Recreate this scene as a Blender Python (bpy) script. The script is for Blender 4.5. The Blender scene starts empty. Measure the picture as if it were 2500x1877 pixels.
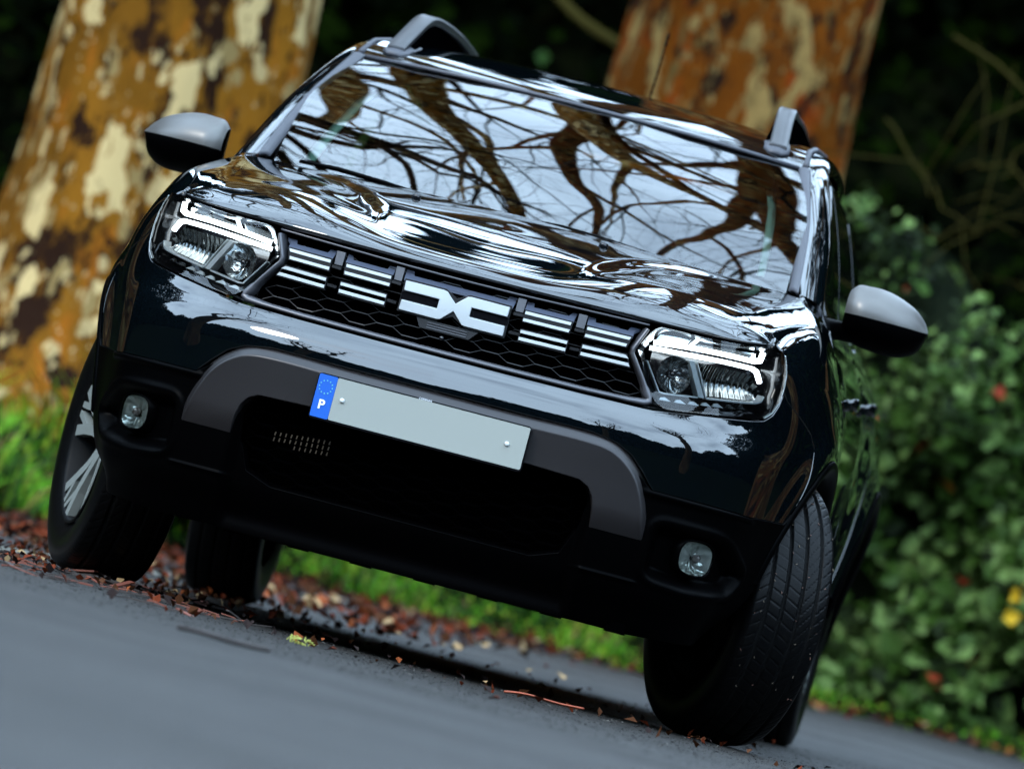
import bpy, math, random
import numpy as np
from mathutils import Vector, Matrix
from mathutils.geometry import delaunay_2d_cdt

random.seed(7)
rng = np.random.default_rng(7)
R = math.radians
SC = bpy.context.scene
COL = SC.collection

# ------------------------------------------------------------------ camera
CAM = Vector((1.9136, -19.81428, 0.26493))
YAW, PITCH, ROLL = R(-5.20725), R(1.38369), R(14.77117)
fw = Vector((math.sin(YAW)*math.cos(PITCH), math.cos(YAW)*math.cos(PITCH), math.sin(PITCH)))
rt = Vector((math.cos(YAW), -math.sin(YAW), 0))
up = rt.cross(fw)
c_, s_ = math.cos(ROLL), math.sin(ROLL)
r2, u2 = c_*rt + s_*up, -s_*rt + c_*up
cam = bpy.data.cameras.new('camera')
cam.sensor_width = 36
cam.lens = 36*19250.1/2500
cam.clip_start, cam.clip_end = .5, 1500
cam.dof.use_dof = True
cam.dof.focus_distance = 19.15
cam.dof.aperture_fstop = 4.4
co = bpy.data.objects.new('camera', cam)
co.matrix_world = Matrix(((r2.x, u2.x, -fw.x, CAM.x), (r2.y, u2.y, -fw.y, CAM.y), (r2.z, u2.z, -fw.z, CAM.z), (0, 0, 0, 1)))
COL.objects.link(co)
SC.camera = co

# ------------------------------------------------------------------ sky, sun, exposure
SUN_EL, SUN_AZ = R(38), R(215)
w = bpy.data.worlds.new('World')
SC.world = w
w.use_nodes = True
nt = w.node_tree
nt.nodes.clear()
wo = nt.nodes.new('ShaderNodeOutputWorld')
bg = nt.nodes.new('ShaderNodeBackground')
sky = nt.nodes.new('ShaderNodeTexSky')
sky.sky_type = 'NISHITA'
sky.sun_disc = False
sky.sun_elevation, sky.sun_rotation = SUN_EL, SUN_AZ
sky.air_density, sky.dust_density, sky.ozone_density = 1.0, 1.0, 1.5
tc = nt.nodes.new('ShaderNodeTexCoord')
nz = nt.nodes.new('ShaderNodeTexNoise')
nz.inputs['Scale'].default_value = 2.6
nz.inputs['Detail'].default_value = 7
nz.inputs['Roughness'].default_value = .58
mr = nt.nodes.new('ShaderNodeMapRange')
mr.inputs['From Min'].default_value, mr.inputs['From Max'].default_value = .12, .54
mixc = nt.nodes.new('ShaderNodeMix')
mixc.data_type = 'RGBA'
mixc.inputs['B'].default_value = (7.1, 9.7, 12.6, 1)      # bright even cloud
bg.inputs['Strength'].default_value = .15
L = nt.links.new
L(tc.outputs['Generated'], nz.inputs['Vector'])
L(nz.outputs['Fac'], mr.inputs['Value'])
L(mr.outputs['Result'], mixc.inputs['Factor'])
L(sky.outputs['Color'], mixc.inputs['A'])
L(mixc.outputs['Result'], bg.inputs['Color'])
L(bg.outputs['Background'], wo.inputs['Surface'])
sl = bpy.data.lights.new('sun', 'SUN')
sl.energy, sl.angle, sl.color = .6, R(14), (1, .95, .88)
so = bpy.data.objects.new('sun', sl)
so.rotation_euler = (R(90)-SUN_EL, 0, math.pi-SUN_AZ)
COL.objects.link(so)
SC.view_settings.view_transform = 'Standard'
SC.view_settings.look = 'None'
SC.view_settings.exposure = 1.75
SC.view_settings.gamma = 1
SC.cycles.use_denoising = True
SC.cycles.max_bounces = 6
SC.cycles.transparent_max_bounces = 8
SC.cycles.diffuse_bounces = 2
SC.cycles.glossy_bounces = 4
SC.cycles.caustics_reflective = False
SC.cycles.caustics_refractive = False


# ------------------------------------------------------------------ helpers
class Sp:                                                # natural cubic spline
    def __init__(s, x, y):
        x = np.array(x, float); y = np.array(y, float); n = len(x); h = np.diff(x)
        A = np.eye(n); b = np.zeros(n)
        for i in range(1, n-1):
            A[i, i-1:i+2] = h[i-1], 2*(h[i-1]+h[i]), h[i]
            b[i] = 6*((y[i+1]-y[i])/h[i]-(y[i]-y[i-1])/h[i-1])
        s.x, s.y, s.h, s.m = x, y, h, np.linalg.solve(A, b)

    def __call__(s, q):
        q = np.asarray(q, float); i = np.clip(np.searchsorted(s.x, q)-1, 0, len(s.h)-1)
        a, c, h = s.x[i+1]-q, q-s.x[i], s.h[i]
        inside = s.m[i]*a**3/(6*h)+s.m[i+1]*c**3/(6*h)+(s.y[i]/h-s.m[i]*h/6)*a+(s.y[i+1]/h-s.m[i+1]*h/6)*c
        lo = s.y[0]+(q-s.x[0])*((s.y[1]-s.y[0])/s.h[0]-s.m[1]*s.h[0]/6)
        hi = s.y[-1]+(q-s.x[-1])*((s.y[-1]-s.y[-2])/s.h[-1]+s.m[-2]*s.h[-1]/6)
        return np.where(q < s.x[0], lo, np.where(q > s.x[-1], hi, inside))


def sst(a, b, x):
    t = np.clip((np.asarray(x, float)-a)/(b-a), 0, 1)
    return t*t*(3-2*t)


def newobj(name, me, mat=None, parent=None):
    o = bpy.data.objects.new(name, me)
    COL.objects.link(o)
    if mat is not None:
        for m in (mat if isinstance(mat, (list, tuple)) else [mat]):
            me.materials.append(m)
    if parent is not None:
        o.parent = parent
    return o


def tag(o, label=None, category=None, group=None, kind=None):
    if label: o['label'] = label
    if category: o['category'] = category
    if group: o['group'] = group
    if kind: o['kind'] = kind
    return o


def mk(name, v, f, mat=None, parent=None, smooth=True, normals=None, mids=None):
    me = bpy.data.meshes.new(name)
    v = np.asarray(v, np.float32).reshape(-1, 3)
    if isinstance(f, np.ndarray) and f.ndim == 2:
        n, k = f.shape
        me.vertices.add(len(v)); me.vertices.foreach_set('co', v.ravel())
        me.loops.add(n*k); me.loops.foreach_set('vertex_index', f.ravel().astype(np.int32))
        me.polygons.add(n)
        me.polygons.foreach_set('loop_start', np.arange(0, n*k, k, dtype=np.int32))
    else:
        me.from_pydata([tuple(p) for p in v.tolist()], [], [tuple(q) for q in f])
    if mids is not None:
        me.polygons.foreach_set('material_index', np.asarray(mids, np.int32))
    me.update(calc_edges=True)
    me.polygons.foreach_set('use_smooth', np.full(len(me.polygons), bool(smooth)))
    if normals is not None:
        me.normals_split_custom_set([tuple(q) for q in normals])
    return newobj(name, me, mat, parent)


class MB:                                                # mesh collector
    def __init__(s): s.v, s.f, s.n, s.m = [], [], 0, []

    def add(s, v, f, mi=0):
        v = np.asarray(v, float).reshape(-1, 3)
        s.v.append(v); s.f += [tuple(i+s.n for i in q) for q in f]; s.m += [mi]*len(f); s.n += len(v)
        return s

    def box(s, lo, hi, mat=None, mi=0):
        x0, y0, z0 = lo; x1, y1, z1 = hi
        v = np.array([(x, y, z) for x in (x0, x1) for y in (y0, y1) for z in (z0, z1)], float)
        if mat is not None: v = np.array([tuple(mat @ Vector(p)) for p in v])
        return s.add(v, [(0, 1, 3, 2), (4, 6, 7, 5), (0, 4, 5, 1), (2, 3, 7, 6), (0, 2, 6, 4), (1, 5, 7, 3)], mi)

    def hexa(s, p, mi=0):                                # 4 front points (ccw seen from outside), 4 back points
        return s.add(p, [(0, 1, 2, 3), (7, 6, 5, 4), (0, 4, 5, 1), (1, 5, 6, 2), (2, 6, 7, 3), (3, 7, 4, 0)], mi)

    def tube(s, pts, r, n=8, cap=True, flat=(1, 1), upv=(0, 0, 1), mi=0):
        pts = np.asarray(pts, float); k = len(pts); r = np.broadcast_to(r, (k,))
        T = np.gradient(pts, axis=0); T /= np.linalg.norm(T, axis=1)[:, None]+1e-12
        u = np.asarray(upv, float)
        out = []
        A = np.cross(T[0], u)
        if np.linalg.norm(A) < 1e-3: A = np.cross(T[0], (1, .1, 0))
        A /= np.linalg.norm(A)
        for i in range(k):
            A = A-T[i]*(A@T[i]); A /= np.linalg.norm(A)+1e-12; B = np.cross(T[i], A)
            th = np.arange(n)*2*math.pi/n
            out.append(pts[i]+r[i]*(np.cos(th)[:, None]*A*flat[0]+np.sin(th)[:, None]*B*flat[1]))
        f = [(i*n+j, i*n+(j+1) % n, (i+1)*n+(j+1) % n, (i+1)*n+j) for i in range(k-1) for j in range(n)]
        if cap: f += [tuple(range(n-1, -1, -1)), tuple((k-1)*n+j for j in range(n))]
        return s.add(np.concatenate(out), f, mi)

    def prism(s, poly, mapf, o0, o1, mi=0, capback=False):     # closed polygon between two offsets (o0 outer)
        n = len(poly); P = np.array(poly, float)
        a = mapf(P[:, 0], P[:, 1], np.full(n, o0)); b = mapf(P[:, 0], P[:, 1], np.full(n, o1))
        r = delaunay_2d_cdt([Vector(p) for p in poly], [(i, (i+1) % n) for i in range(n)], [], 1, 1e-7)
        tri = [tuple(q) for q in r[2]]
        c = P[np.array(tri)].mean(1) if len(tri) else np.zeros((0, 2))
        tri = [q for q, ok in zip(tri, inpoly(c, P)) if ok]
        A = mapf(np.array([0.]), np.array([P[:, 1].mean()]), np.array([0.]))
        f = list(tri)+[(i, i+n, (i+1) % n+n, (i+1) % n) for i in range(n)]
        if capback: f += [tuple(i+n for i in reversed(q)) for q in tri]
        return s.add(np.concatenate([a, b]), f, mi)

    def build(s, name, mat, parent=None, smooth=False, bevel=0, recalc=True):
        me = bpy.data.meshes.new(name)
        me.from_pydata(np.concatenate(s.v).tolist(), [], s.f)
        if max(s.m, default=0) > 0: me.polygons.foreach_set('material_index', s.m)
        if recalc:
            import bmesh
            bm = bmesh.new(); bm.from_mesh(me); bmesh.ops.recalc_face_normals(bm, faces=bm.faces); bm.to_mesh(me); bm.free()
        me.update()
        o = newobj(name, me, mat, parent)
        if smooth: me.polygons.foreach_set('use_smooth', [True]*len(me.polygons))
        if bevel:
            md = o.modifiers.new('bevel', 'BEVEL'); md.width = bevel; md.segments = 2; md.limit_method = 'ANGLE'; md.angle_limit = R(35)
            me.polygons.foreach_set('use_smooth', [True]*len(me.polygons))
            md.harden_normals = True
        return o


def inpoly(P, poly):
    P = np.atleast_2d(P); poly = np.asarray(poly, float)
    r = np.zeros(len(P), bool); j = len(poly)-1
    for i in range(len(poly)):
        a, b = poly[i], poly[j]
        c = ((a[1] > P[:, 1]) != (b[1] > P[:, 1]))
        with np.errstate(all='ignore'):
            r ^= c & (P[:, 0] < (b[0]-a[0])*(P[:, 1]-a[1])/(b[1]-a[1]+1e-30)+a[0])
        j = i
    return r


def dseg(P, line, closed=False):
    line = np.asarray(line, float); P = np.asarray(P, float)
    if closed: line = np.vstack([line, line[:1]])
    d = np.full(len(P), 1e9)
    for a, b in zip(line[:-1], line[1:]):
        ab = b-a; t = np.clip(((P-a)@ab)/(ab@ab+1e-12), 0, 1)
        d = np.minimum(d, np.linalg.norm(P-(a+t[:, None]*ab), axis=1))
    return d


def resample(poly, step, closed=True):
    P = np.asarray(poly, float); Q = []
    n = len(P)
    for i in range(n if closed else n-1):
        a, b = P[i], P[(i+1) % n]; k = max(1, int(round(np.linalg.norm(b-a)/step)))
        Q += [a+(b-a)*t/k for t in range(k)]
    if not closed: Q.append(P[-1])
    return np.array(Q)


def rnd(poly, r, k=4):                                   # round polygon corners
    P = np.asarray(poly, float); n = len(P); out = []
    for i in range(n):
        a, p, b = P[i-1], P[i], P[(i+1) % n]
        ra = min(r, .45*np.linalg.norm(a-p), .45*np.linalg.norm(b-p))
        s, e = p+(a-p)/np.linalg.norm(a-p)*ra, p+(b-p)/np.linalg.norm(b-p)*ra
        for t in np.linspace(0, 1, k+1): out.append((1-t)**2*s+2*t*(1-t)*p+t*t*e)
    return np.array(out)


def smoothline(pts, n=40):
    P = np.asarray(pts, float); t = np.concatenate([[0], np.cumsum(np.linalg.norm(np.diff(P, axis=0), axis=1))])
    q = np.linspace(0, t[-1], n)
    return np.stack([Sp(t, P[:, k])(q) for k in range(P.shape[1])], 1)


def panel(name, outer, holes, mapf, mat, parent, step=.012, off=0., depth=.02, rnd_e=.0025, label=None):
    """curved panel cut from the surface mapf(a, b, offset) along outlines, with rounded rims and true surface normals"""
    loops = [resample(outer, step)]+[resample(h, step) for h in holes]
    A = loops[0]
    lo, hi = A.min(0), A.max(0)
    ga, gb = np.meshgrid(np.arange(lo[0]+step/2, hi[0], step), np.arange(lo[1]+step/2, hi[1], step))
    G = np.stack([ga.ravel(), gb.ravel()], 1)
    ok = inpoly(G, loops[0])
    for h in loops[1:]: ok &= ~inpoly(G, h)
    G = G[ok]
    for h in loops: G = G[dseg(G, h, True) > step*.45]
    V2 = np.vstack(loops+[G]); E = []; s = 0
    for h in loops:
        E += [(s+i, s+(i+1) % len(h)) for i in range(len(h))]; s += len(h)
    res = delaunay_2d_cdt([Vector(p) for p in V2], E, [], 0, 1e-7)
    P = np.array([tuple(p) for p in res[0]]); T = np.array([tuple(q) for q in res[2]], int)
    cc = P[T].mean(1); ok = inpoly(cc, loops[0])
    for h in loops[1:]: ok &= ~inpoly(cc, h)
    T = T[ok]
    offv = off(P) if callable(off) else np.full(len(P), off)
    def ev(Q):
        return mapf(Q[:, 0], Q[:, 1], off(Q) if callable(off) else np.full(len(Q), off))
    X = ev(P); e = 1e-3
    Na = (ev(P+[e, 0])-ev(P-[e, 0])); Nb = (ev(P+[0, e])-ev(P-[0, e]))
    N = np.cross(Na, Nb); N /= np.linalg.norm(N, axis=1)[:, None]+1e-12
    ref = X-np.array([0, 1.3, .7])
    if (N*ref).sum() < 0: N = -N
    fn = np.cross(X[T[:, 1]]-X[T[:, 0]], X[T[:, 2]]-X[T[:, 0]])
    flip = (fn*N[T[:, 0]]).sum(1) < 0
    T[flip] = T[flip][:, ::-1]
    # boundary
    ed = {}
    for t in T:
        for i in range(3): ed[(t[i], t[(i+1) % 3])] = 1
    bd = [q for q in ed if (q[1], q[0]) not in ed]
    faces = [tuple(t) for t in T]; V = [X]; nv = len(X)
    LN = [N[i] for t in T for i in t]
    if depth and bd:
        idx = sorted({i for q in bd for i in q}); m = {i: k for k, i in enumerate(idx)}
        O = np.zeros((len(idx), 3))
        for a, b in bd:
            o = np.cross(X[b]-X[a], N[a]); o /= np.linalg.norm(o)+1e-12
            O[m[a]] += o; O[m[b]] += o
        O /= np.linalg.norm(O, axis=1)[:, None]+1e-12
        Xi, Ni = X[idx], N[idx]
        r1 = Xi+O*rnd_e*.3-Ni*rnd_e*.3; r2 = Xi+O*rnd_e-Ni*rnd_e; r3 = r2-Ni*depth
        n1 = O*.5+Ni*.85; n1 /= np.linalg.norm(n1, axis=1)[:, None]
        n2 = O*.97+Ni*.25
        V += [r1, r2, r3]; k = len(idx)
        for a, b in bd:
            ia, ib = m[a], m[b]
            for (p0, p1, q0, q1, na, nb, nc, nd) in (
                (a, b, nv+ia, nv+ib, Ni[ia], Ni[ib], n1[ib], n1[ia]),
                (nv+ia, nv+ib, nv+k+ia, nv+k+ib, n1[ia], n1[ib], n2[ib], n2[ia]),
                (nv+k+ia, nv+k+ib, nv+2*k+ia, nv+2*k+ib, n2[ia], n2[ib], O[ib], O[ia])):
                faces.append((p1, p0, q0, q1)); LN += [nb, na, nd, nc]
    o = mk(name, np.vstack(V), faces, mat, parent, True, LN)
    if label: o['label'] = label
    return o


def gridmesh(name, P, mat, parent=None, flip=False, normals=True, closed=False):
    """P (rows, cols, 3)"""
    P = np.asarray(P, float); r, c = P.shape[:2]
    i, j = np.meshgrid(np.arange(r-1), np.arange(c-(0 if closed else 1)), indexing='ij')
    j2 = (j+1) % c
    F = np.stack([i*c+j, i*c+j2, (i+1)*c+j2, (i+1)*c+j], -1).reshape(-1, 4)
    if flip: F = F[:, ::-1]
    return mk(name, P.reshape(-1, 3), np.ascontiguousarray(F), mat, parent, True)


def loft(curves, nu, nv):
    """curves: list of polylines (k pts each) -> dense (nv rows along curve list, nu cols)"""
    C = [smoothline(c, nu) for c in curves]
    C = np.array(C); m = len(C)
    t = np.concatenate([[0], np.cumsum(np.linalg.norm(np.diff(C, axis=0), axis=2).mean(1))])
    q = np.linspace(0, t[-1], nv)
    out = np.zeros((nv, nu, 3))
    if m == 2:
        s = (q/t[-1])[:, None, None]
        return C[0][None]*(1-s)+C[1][None]*s
    for j in range(nu):
        for k in range(3): out[:, j, k] = Sp(t, C[:, j, k])(q)
    return out


# ------------------------------------------------------------------ materials
def mat(name, col=(.5, .5, .5), rough=.5, metal=0., coat=0., coat_r=.03, spec=.5, emit=None, es=0.):
    m = bpy.data.materials.new(name); m.use_nodes = True
    b = m.node_tree.nodes['Principled BSDF']
    b.inputs['Base Color'].default_value = (*col, 1)
    b.inputs['Roughness'].default_value = rough
    b.inputs['Metallic'].default_value = metal
    b.inputs['Coat Weight'].default_value = coat
    b.inputs['Coat Roughness'].default_value = coat_r
    b.inputs['Specular IOR Level'].default_value = spec
    if emit:
        b.inputs['Emission Color'].default_value = (*emit, 1); b.inputs['Emission Strength'].default_value = es
    return m


def nodes(m):
    return m.node_tree.nodes, m.node_tree.links.new, m.node_tree.nodes['Principled BSDF']


def noise(m, scale, detail=4, rough=.55, vec=None, typ='ShaderNodeTexNoise', stretch=(1, 1, 1), coord='Object'):
    n, l, b = nodes(m)
    t = n.new('ShaderNodeTexCoord'); mp = n.new('ShaderNodeMapping'); mp.inputs['Scale'].default_value = stretch
    l(t.outputs[coord], mp.inputs['Vector'])
    x = n.new(typ); x.inputs['Scale'].default_value = scale
    if typ == 'ShaderNodeTexNoise':
        x.inputs['Detail'].default_value = detail; x.inputs['Roughness'].default_value = rough
    l(mp.outputs['Vector'], x.inputs['Vector'])
    return x


def ramp(m, src, stops, interp='LINEAR'):
    n, l, b = nodes(m); r = n.new('ShaderNodeValToRGB'); r.color_ramp.interpolation = interp
    e = r.color_ramp.elements
    while len(e) < len(stops): e.new(.5)
    for k, (p, c) in enumerate(stops): e[k].position = p; e[k].color = (*c, 1) if len(c) == 3 else c
    l(src, r.inputs['Fac']); return r


def bump(m, src, strength=.3, dist=.01):
    n, l, b = nodes(m); x = n.new('ShaderNodeBump'); x.inputs['Strength'].default_value = strength
    x.inputs['Distance'].default_value = dist; l(src, x.inputs['Height']); l(x.outputs['Normal'], b.inputs['Normal']); return x


def mixrgb(m, fac, a, b_):
    n, l, b = nodes(m); x = n.new('ShaderNodeMix'); x.data_type = 'RGBA'
    if isinstance(fac, (int, float)): x.inputs['Factor'].default_value = fac
    else: l(fac, x.inputs['Factor'])
    for s, v in (('A', a), ('B', b_)):
        if isinstance(v, tuple): x.inputs[s].default_value = (*v, 1)
        else: l(v, x.inputs[s])
    return x.outputs['Result']


M = {}
M['paint'] = mat('car_paint', (.001, .002, .004), .5, .0, 1., .012, .0)
n, l, b = nodes(M['paint'])
x = noise(M['paint'], 900, 2, .5)
rr = ramp(M['paint'], x.outputs['Fac'], [(.45, (.0006, .0013, .0019)), (.75, (.0022, .0042, .0058))]); l(rr.outputs['Color'], b.inputs['Base Color'])
b.inputs['Coat IOR'].default_value = 1.85
M['black'] = mat('black_plastic', (.0004, .0004, .0005), .38, spec=.018)
x = noise(M['black'], 1400, 2, .5); bump(M['black'], x.outputs['Fac'], .05, .0003)
M['deep'] = mat('dark_cavity_plastic', (.0004, .0004, .0005), .9, spec=.0)
M['gloss'] = mat('gloss_black', (.004, .004, .005), .08, spec=.5)
M['meshp'] = mat('grille_plastic', (.006, .006, .007), .36, spec=.3)
M['traym'] = mat('tray_plastic_sky_tint', (.055, .066, .095), .34, spec=.6)  # tray tops: sky reflection put into a bluish base colour
M['satin'] = mat('satin_grey_trim', (.021, .0185, .019), .34, .4, spec=.5)
x = noise(M['satin'], 1600, 2, .5); bump(M['satin'], x.outputs['Fac'], .15, .0003)
M['frame'] = mat('grille_frame_satin', (.07, .07, .078), .33, .3, spec=.6)
M['mirror'] = mat('mirror_cap_satin', (.110, .106, .100), .38, .4)
M['rail'] = mat('rail_satin', (.040, .041, .044), .36, .35)
M['rubber'] = mat('grey_weather_strip', (.046, .048, .058), .45, spec=.4)
M['white'] = mat('white_grille_bar', (.47, .50, .50), .4, .15)
M['chrome'] = mat('chrome', (.30, .33, .36), .14, 1.)
M['satinchrome'] = mat('satin_chrome', (.50, .54, .55), .3, .25)
M['refl'] = mat('reflector_mirror', (.55, .58, .58), .06, 1.)
M['refldark'] = mat('reflector_smoked', (.42, .44, .44), .10, .9)
M['flute'] = mat('fluted_reflector_mirror', (.15, .16, .16), .10, 1.)
M['fogrefl'] = mat('fog_reflector', (.42, .46, .41), .12, .55)
M['bulb'] = mat('bulb_glass', (.25, .22, .2), .1, .3)
M['led'] = mat('led_light_guide', (.9, .95, 1), .3, emit=(.86, .95, 1.), es=2.4)
M['badge'] = mat('badge_brushed_silver', (.46, .49, .50), .33, .45)
n, l, b = nodes(M['badge'])
t = n.new('ShaderNodeTexCoord'); mp = n.new('ShaderNodeMapping'); mp.inputs['Rotation'].default_value = (0, R(38), 0)
wv = n.new('ShaderNodeTexWave'); wv.inputs['Scale'].default_value = 130; wv.bands_direction = 'Z'
l(t.outputs['Object'], mp.inputs['Vector']); l(mp.outputs['Vector'], wv.inputs['Vector']); bump(M['badge'], wv.outputs['Fac'], .10, .0006)
M['plate'] = mat('plate_white', (.255, .272, .248), .4, spec=.3)
M['plateblue'] = mat('plate_blue', (.003, .085, .42), .35)
M['star'] = mat('plate_star', (.12, .42, .42), .4)
M['letter'] = mat('plate_letter', (.75, .8, .85), .4)
M['tyre'] = mat('tyre_rubber', (.014, .0145, .016), .36, spec=.10)
x = noise(M['tyre'], 60, 6, .7); n, l, b = nodes(M['tyre'])
rr = ramp(M['tyre'], x.outputs['Fac'], [(.4, (.0012, .0013, .0016)), (.8, (.0035, .0034, .003))]); l(rr.outputs['Color'], b.inputs['Base Color'])
M['groove'] = mat('tyre_groove', (.004, .004, .004), .8, spec=.1)
M['alloy'] = mat('alloy_machined', (.17, .185, .17), .5, .1)
M['alloyblack'] = mat('alloy_black', (.002, .002, .002), .5, spec=.1)
M['glass_dark'] = mat('dark_tinted_glass', (.002, .0035, .003), .02, spec=.6)
M['trim_light'] = mat('pillar_trim_cloth', (.62, .80, .70), .8)
M['seat'] = mat('seat_cloth', (.012, .012, .013), .9)
M['indicator'] = mat('bare_metal', (.4, .4, .4), .3, 1.)


def glassmat(name, tint=(.8, .9, .86), ior=1.52, rough=0.):
    m = bpy.data.materials.new(name); m.use_nodes = True; n = m.node_tree.nodes; l = m.node_tree.links.new
    n.clear(); o = n.new('ShaderNodeOutputMaterial'); g = n.new('ShaderNodeBsdfGlossy'); g.inputs['Roughness'].default_value = rough
    tr = n.new('ShaderNodeBsdfTransparent'); tr.inputs['Color'].default_value = (*tint, 1)
    f = n.new('ShaderNodeFresnel'); f.inputs['IOR'].default_value = ior; mx = n.new('ShaderNodeMixShader')
    l(f.outputs[0], mx.inputs[0]); l(tr.outputs[0], mx.inputs[1]); l(g.outputs[0], mx.inputs[2]); l(mx.outputs[0], o.inputs['Surface'])
    return m


M['screen'] = glassmat('windscreen_glass', (.62, .78, .70), 2.15)
M['lens'] = glassmat('headlight_lens', (.9, .93, .94), 1.5)

# ------------------------------------------------------------------ car surfaces
# plan curve: U runs from the centre of the nose round the corner along the wing
PU = [0, .15, .3, .4, .5, .6, .7, .76, .845, .962, 1.086, 1.249, 1.40, 1.55, 1.70, 2.0]
PX = [0, .15, .3, .4, .5, .6, .7, .76, .804, .847, .882, .908, .920, .926, .930, .932]
PD = [0, .004, .016, .030, .055, .095, .162, .228, .308, .415, .535, .696, .846, .996, 1.146, 1.446]
sX, sD = Sp(PU, PX), Sp(PU, PD)
sC = Sp([.16, .2, .26, .35, .45, .57, .64, .675, .70, .72, .745, .78, .86, .95, 1.0],
        [-.74, -.775, -.815, -.848, -.868, -.876, -.880, -.880, -.875, -.864, -.842, -.826, -.82, -.812, -.80])
sS = Sp([.18, .25, .32, .42, .55, .68, .80, .87, .93, .98, 1.03, 1.08],
        [.74, .80, .855, .895, .915, .926, .928, .918, .897, .865, .825, .78])
# hood side edge, as function of y
HY = [-.60, -.53, -.45, -.3, -.17, -.07, .08, .22, .35, .47]
hX = Sp(HY, [.747, .752, .757, .771, .787, .799, .786, .760, .738, .728])
hZ = Sp(HY, [.975, .985, 1.0, 1.034, 1.058, 1.073, 1.102, 1.132, 1.155, 1.172])
# the other way round
_u = np.linspace(0, 2, 2001)


def U_of_y(y): return np.interp(np.asarray(y)+.86, sD(_u), _u)


def flare(y, z, y0):
    r = np.hypot(y-y0, z-.355)
    return .024*np.exp(-((r-.42)/.065)**2)*(z > -.2)


def W(a, z, off):
    a = np.asarray(a, float); z = np.asarray(z, float); off = np.asarray(off, float)
    sg = np.where(a < 0, -1., 1.); u = np.abs(a)
    wt = sst(.62, 1.2, u)
    x = sX(u)*(1-wt+wt*sS(z)/.93)
    y = sC(z)*(1-wt)-.86*wt+sD(u)
    x = x+flare(y, z, 0)*sst(.9, 1.2, u)
    # outward direction in plan
    dx = (sX(u+1e-3)-sX(u-1e-3)); dy = (sD(u+1e-3)-sD(u-1e-3)); ln = np.hypot(dx, dy)
    return np.stack([sg*(x+off*dy/ln), y-off*dx/ln, z], -1)


def WF(a, b, off):                                       # wing: b <= .93 is z, b in (.93, 1.93) rolls over the shoulder to the hood edge
    a = np.asarray(a, float); b = np.asarray(b, float)
    P = W(a, np.minimum(b, .93), off)
    t = np.clip(b-.93, 0, 1)[..., None]
    sg = np.sign(P[..., 0]); y = P[..., 1]
    x0, z0 = np.abs(P[..., 0]), np.full_like(y, .93)
    x1, z1 = hX(y), hZ(y)
    L_ = np.hypot(x1-x0, z1-z0)
    t0 = np.stack([-.34*L_, .94*L_], -1)*1.1; t1 = np.stack([-.90*L_, .35*L_], -1)*1.0
    p0 = np.stack([x0, z0], -1); p1 = np.stack([x1, z1], -1)
    h = (2*t**3-3*t**2+1)*p0+(t**3-2*t**2+t)*t0+(-2*t**3+3*t**2)*p1+(t**3-t**2)*t1
    up_ = (b > .93)
    return np.stack([np.where(up_, sg*h[..., 0], P[..., 0]), y, np.where(up_, h[..., 1], P[..., 2])], -1)


sSide = Sp([.2, .26, .36, .5, .65, .8, .88, .95, 1.0, 1.05, 1.10, 1.135, 1.16, 1.25, 1.36, 1.46, 1.54, 1.60],
           [.84, .872, .893, .904, .909, .910, .904, .889, .870, .847, .822, .800, .790, .768, .738, .703, .662, .61])


def SD(y, z, off):                                       # car side behind the wing, right-hand side of the picture (x > 0)
    y = np.asarray(y, float); z = np.asarray(z, float)
    x = sSide(z)
    fr = sst(1.0, .45, y)*sst(1.2, 1.0, z)
    x = x*(1-fr)+fr*(np.where(z < 1.02, sS(np.minimum(z, 1.02)), sSide(z)))
    x = x-.018*sst(1.15, .6, y)*sst(1.12, 1.3, z)
    x = x+.022*sst(1.9, 2.5, y)*sst(.4, .7, z)*sst(1.18, .95, z)-.10*sst(2.9, 3.7, y)
    x = x+flare(y, z, 2.70)*sst(1.9, 2.2, y)
    return np.stack([x+off, y, z], -1)


def mir(f, s):
    def g(a, b, off):
        P = f(a, b, off); return P*np.array([s, 1, 1])
    return g


# ------------------------------------------------------------------ the car
car = bpy.data.objects.new('parked_car', None)
COL.objects.link(car)
tag(car, 'dark blue-black four-wheel-drive car with satin grey trim, lit headlights and turned front wheels', 'car')

# --- outlines on the nose, (U, z), right half then mirrored
def sym(half):                                           # half listed from centre top to centre bottom or so
    h = [tuple(p) for p in half]
    return h+[(-a, b) for a, b in reversed(h) if abs(a) > 1e-6]


HLo = [(.479, .944), (.492, .953), (.54, .955), (.60, .957), (.69, .965), (.755, .975), (.815, .980), (.845, .972), (.858, .952),
       (.866, .925), (.862, .892), (.846, .852), (.822, .826), (.79, .807), (.745, .796), (.68, .783), (.61, .771), (.552, .763), (.530, .770),
       (.508, .790), (.472, .846), (.451, .873), (.450, .887), (.464, .916)]
HLr = rnd(HLo, .012, 3)
GRo = [(0, .9475), (.2, .9485), (.35, .9495), (.455, .953), (.474, .946), (.4445, .889), (.4445, .872), (.528, .762), (.520, .7535), (.35, .7485), (.17, .7465), (0, .7465)]

# hood ---------------------------------------------------------------
hfE = Sp([0, .15, .3, .4, .5, .6, .7, .752], [-.817, -.812, -.798, -.783, -.753, -.706, -.630, -.555])
hfZ = Sp([0, .2, .4, .5, .6, .7, .752], [.9545, .955, .9565, .958, .963, .972, .983])
crz = Sp([0, .1, .2, .28, .36, .45, .54, .62, .70, .76], [1.010, 1.011, 1.016, 1.026, 1.037, 1.043, 1.042, 1.037, 1.030, 1.022])
ryS = Sp([0, .2, .4, .6, .735], [.245, .255, .275, .315, .36])
rzS = Sp([0, .2, .4, .6, .70, .735], [1.171, 1.169, 1.164, 1.158, 1.156, 1.155])


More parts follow.
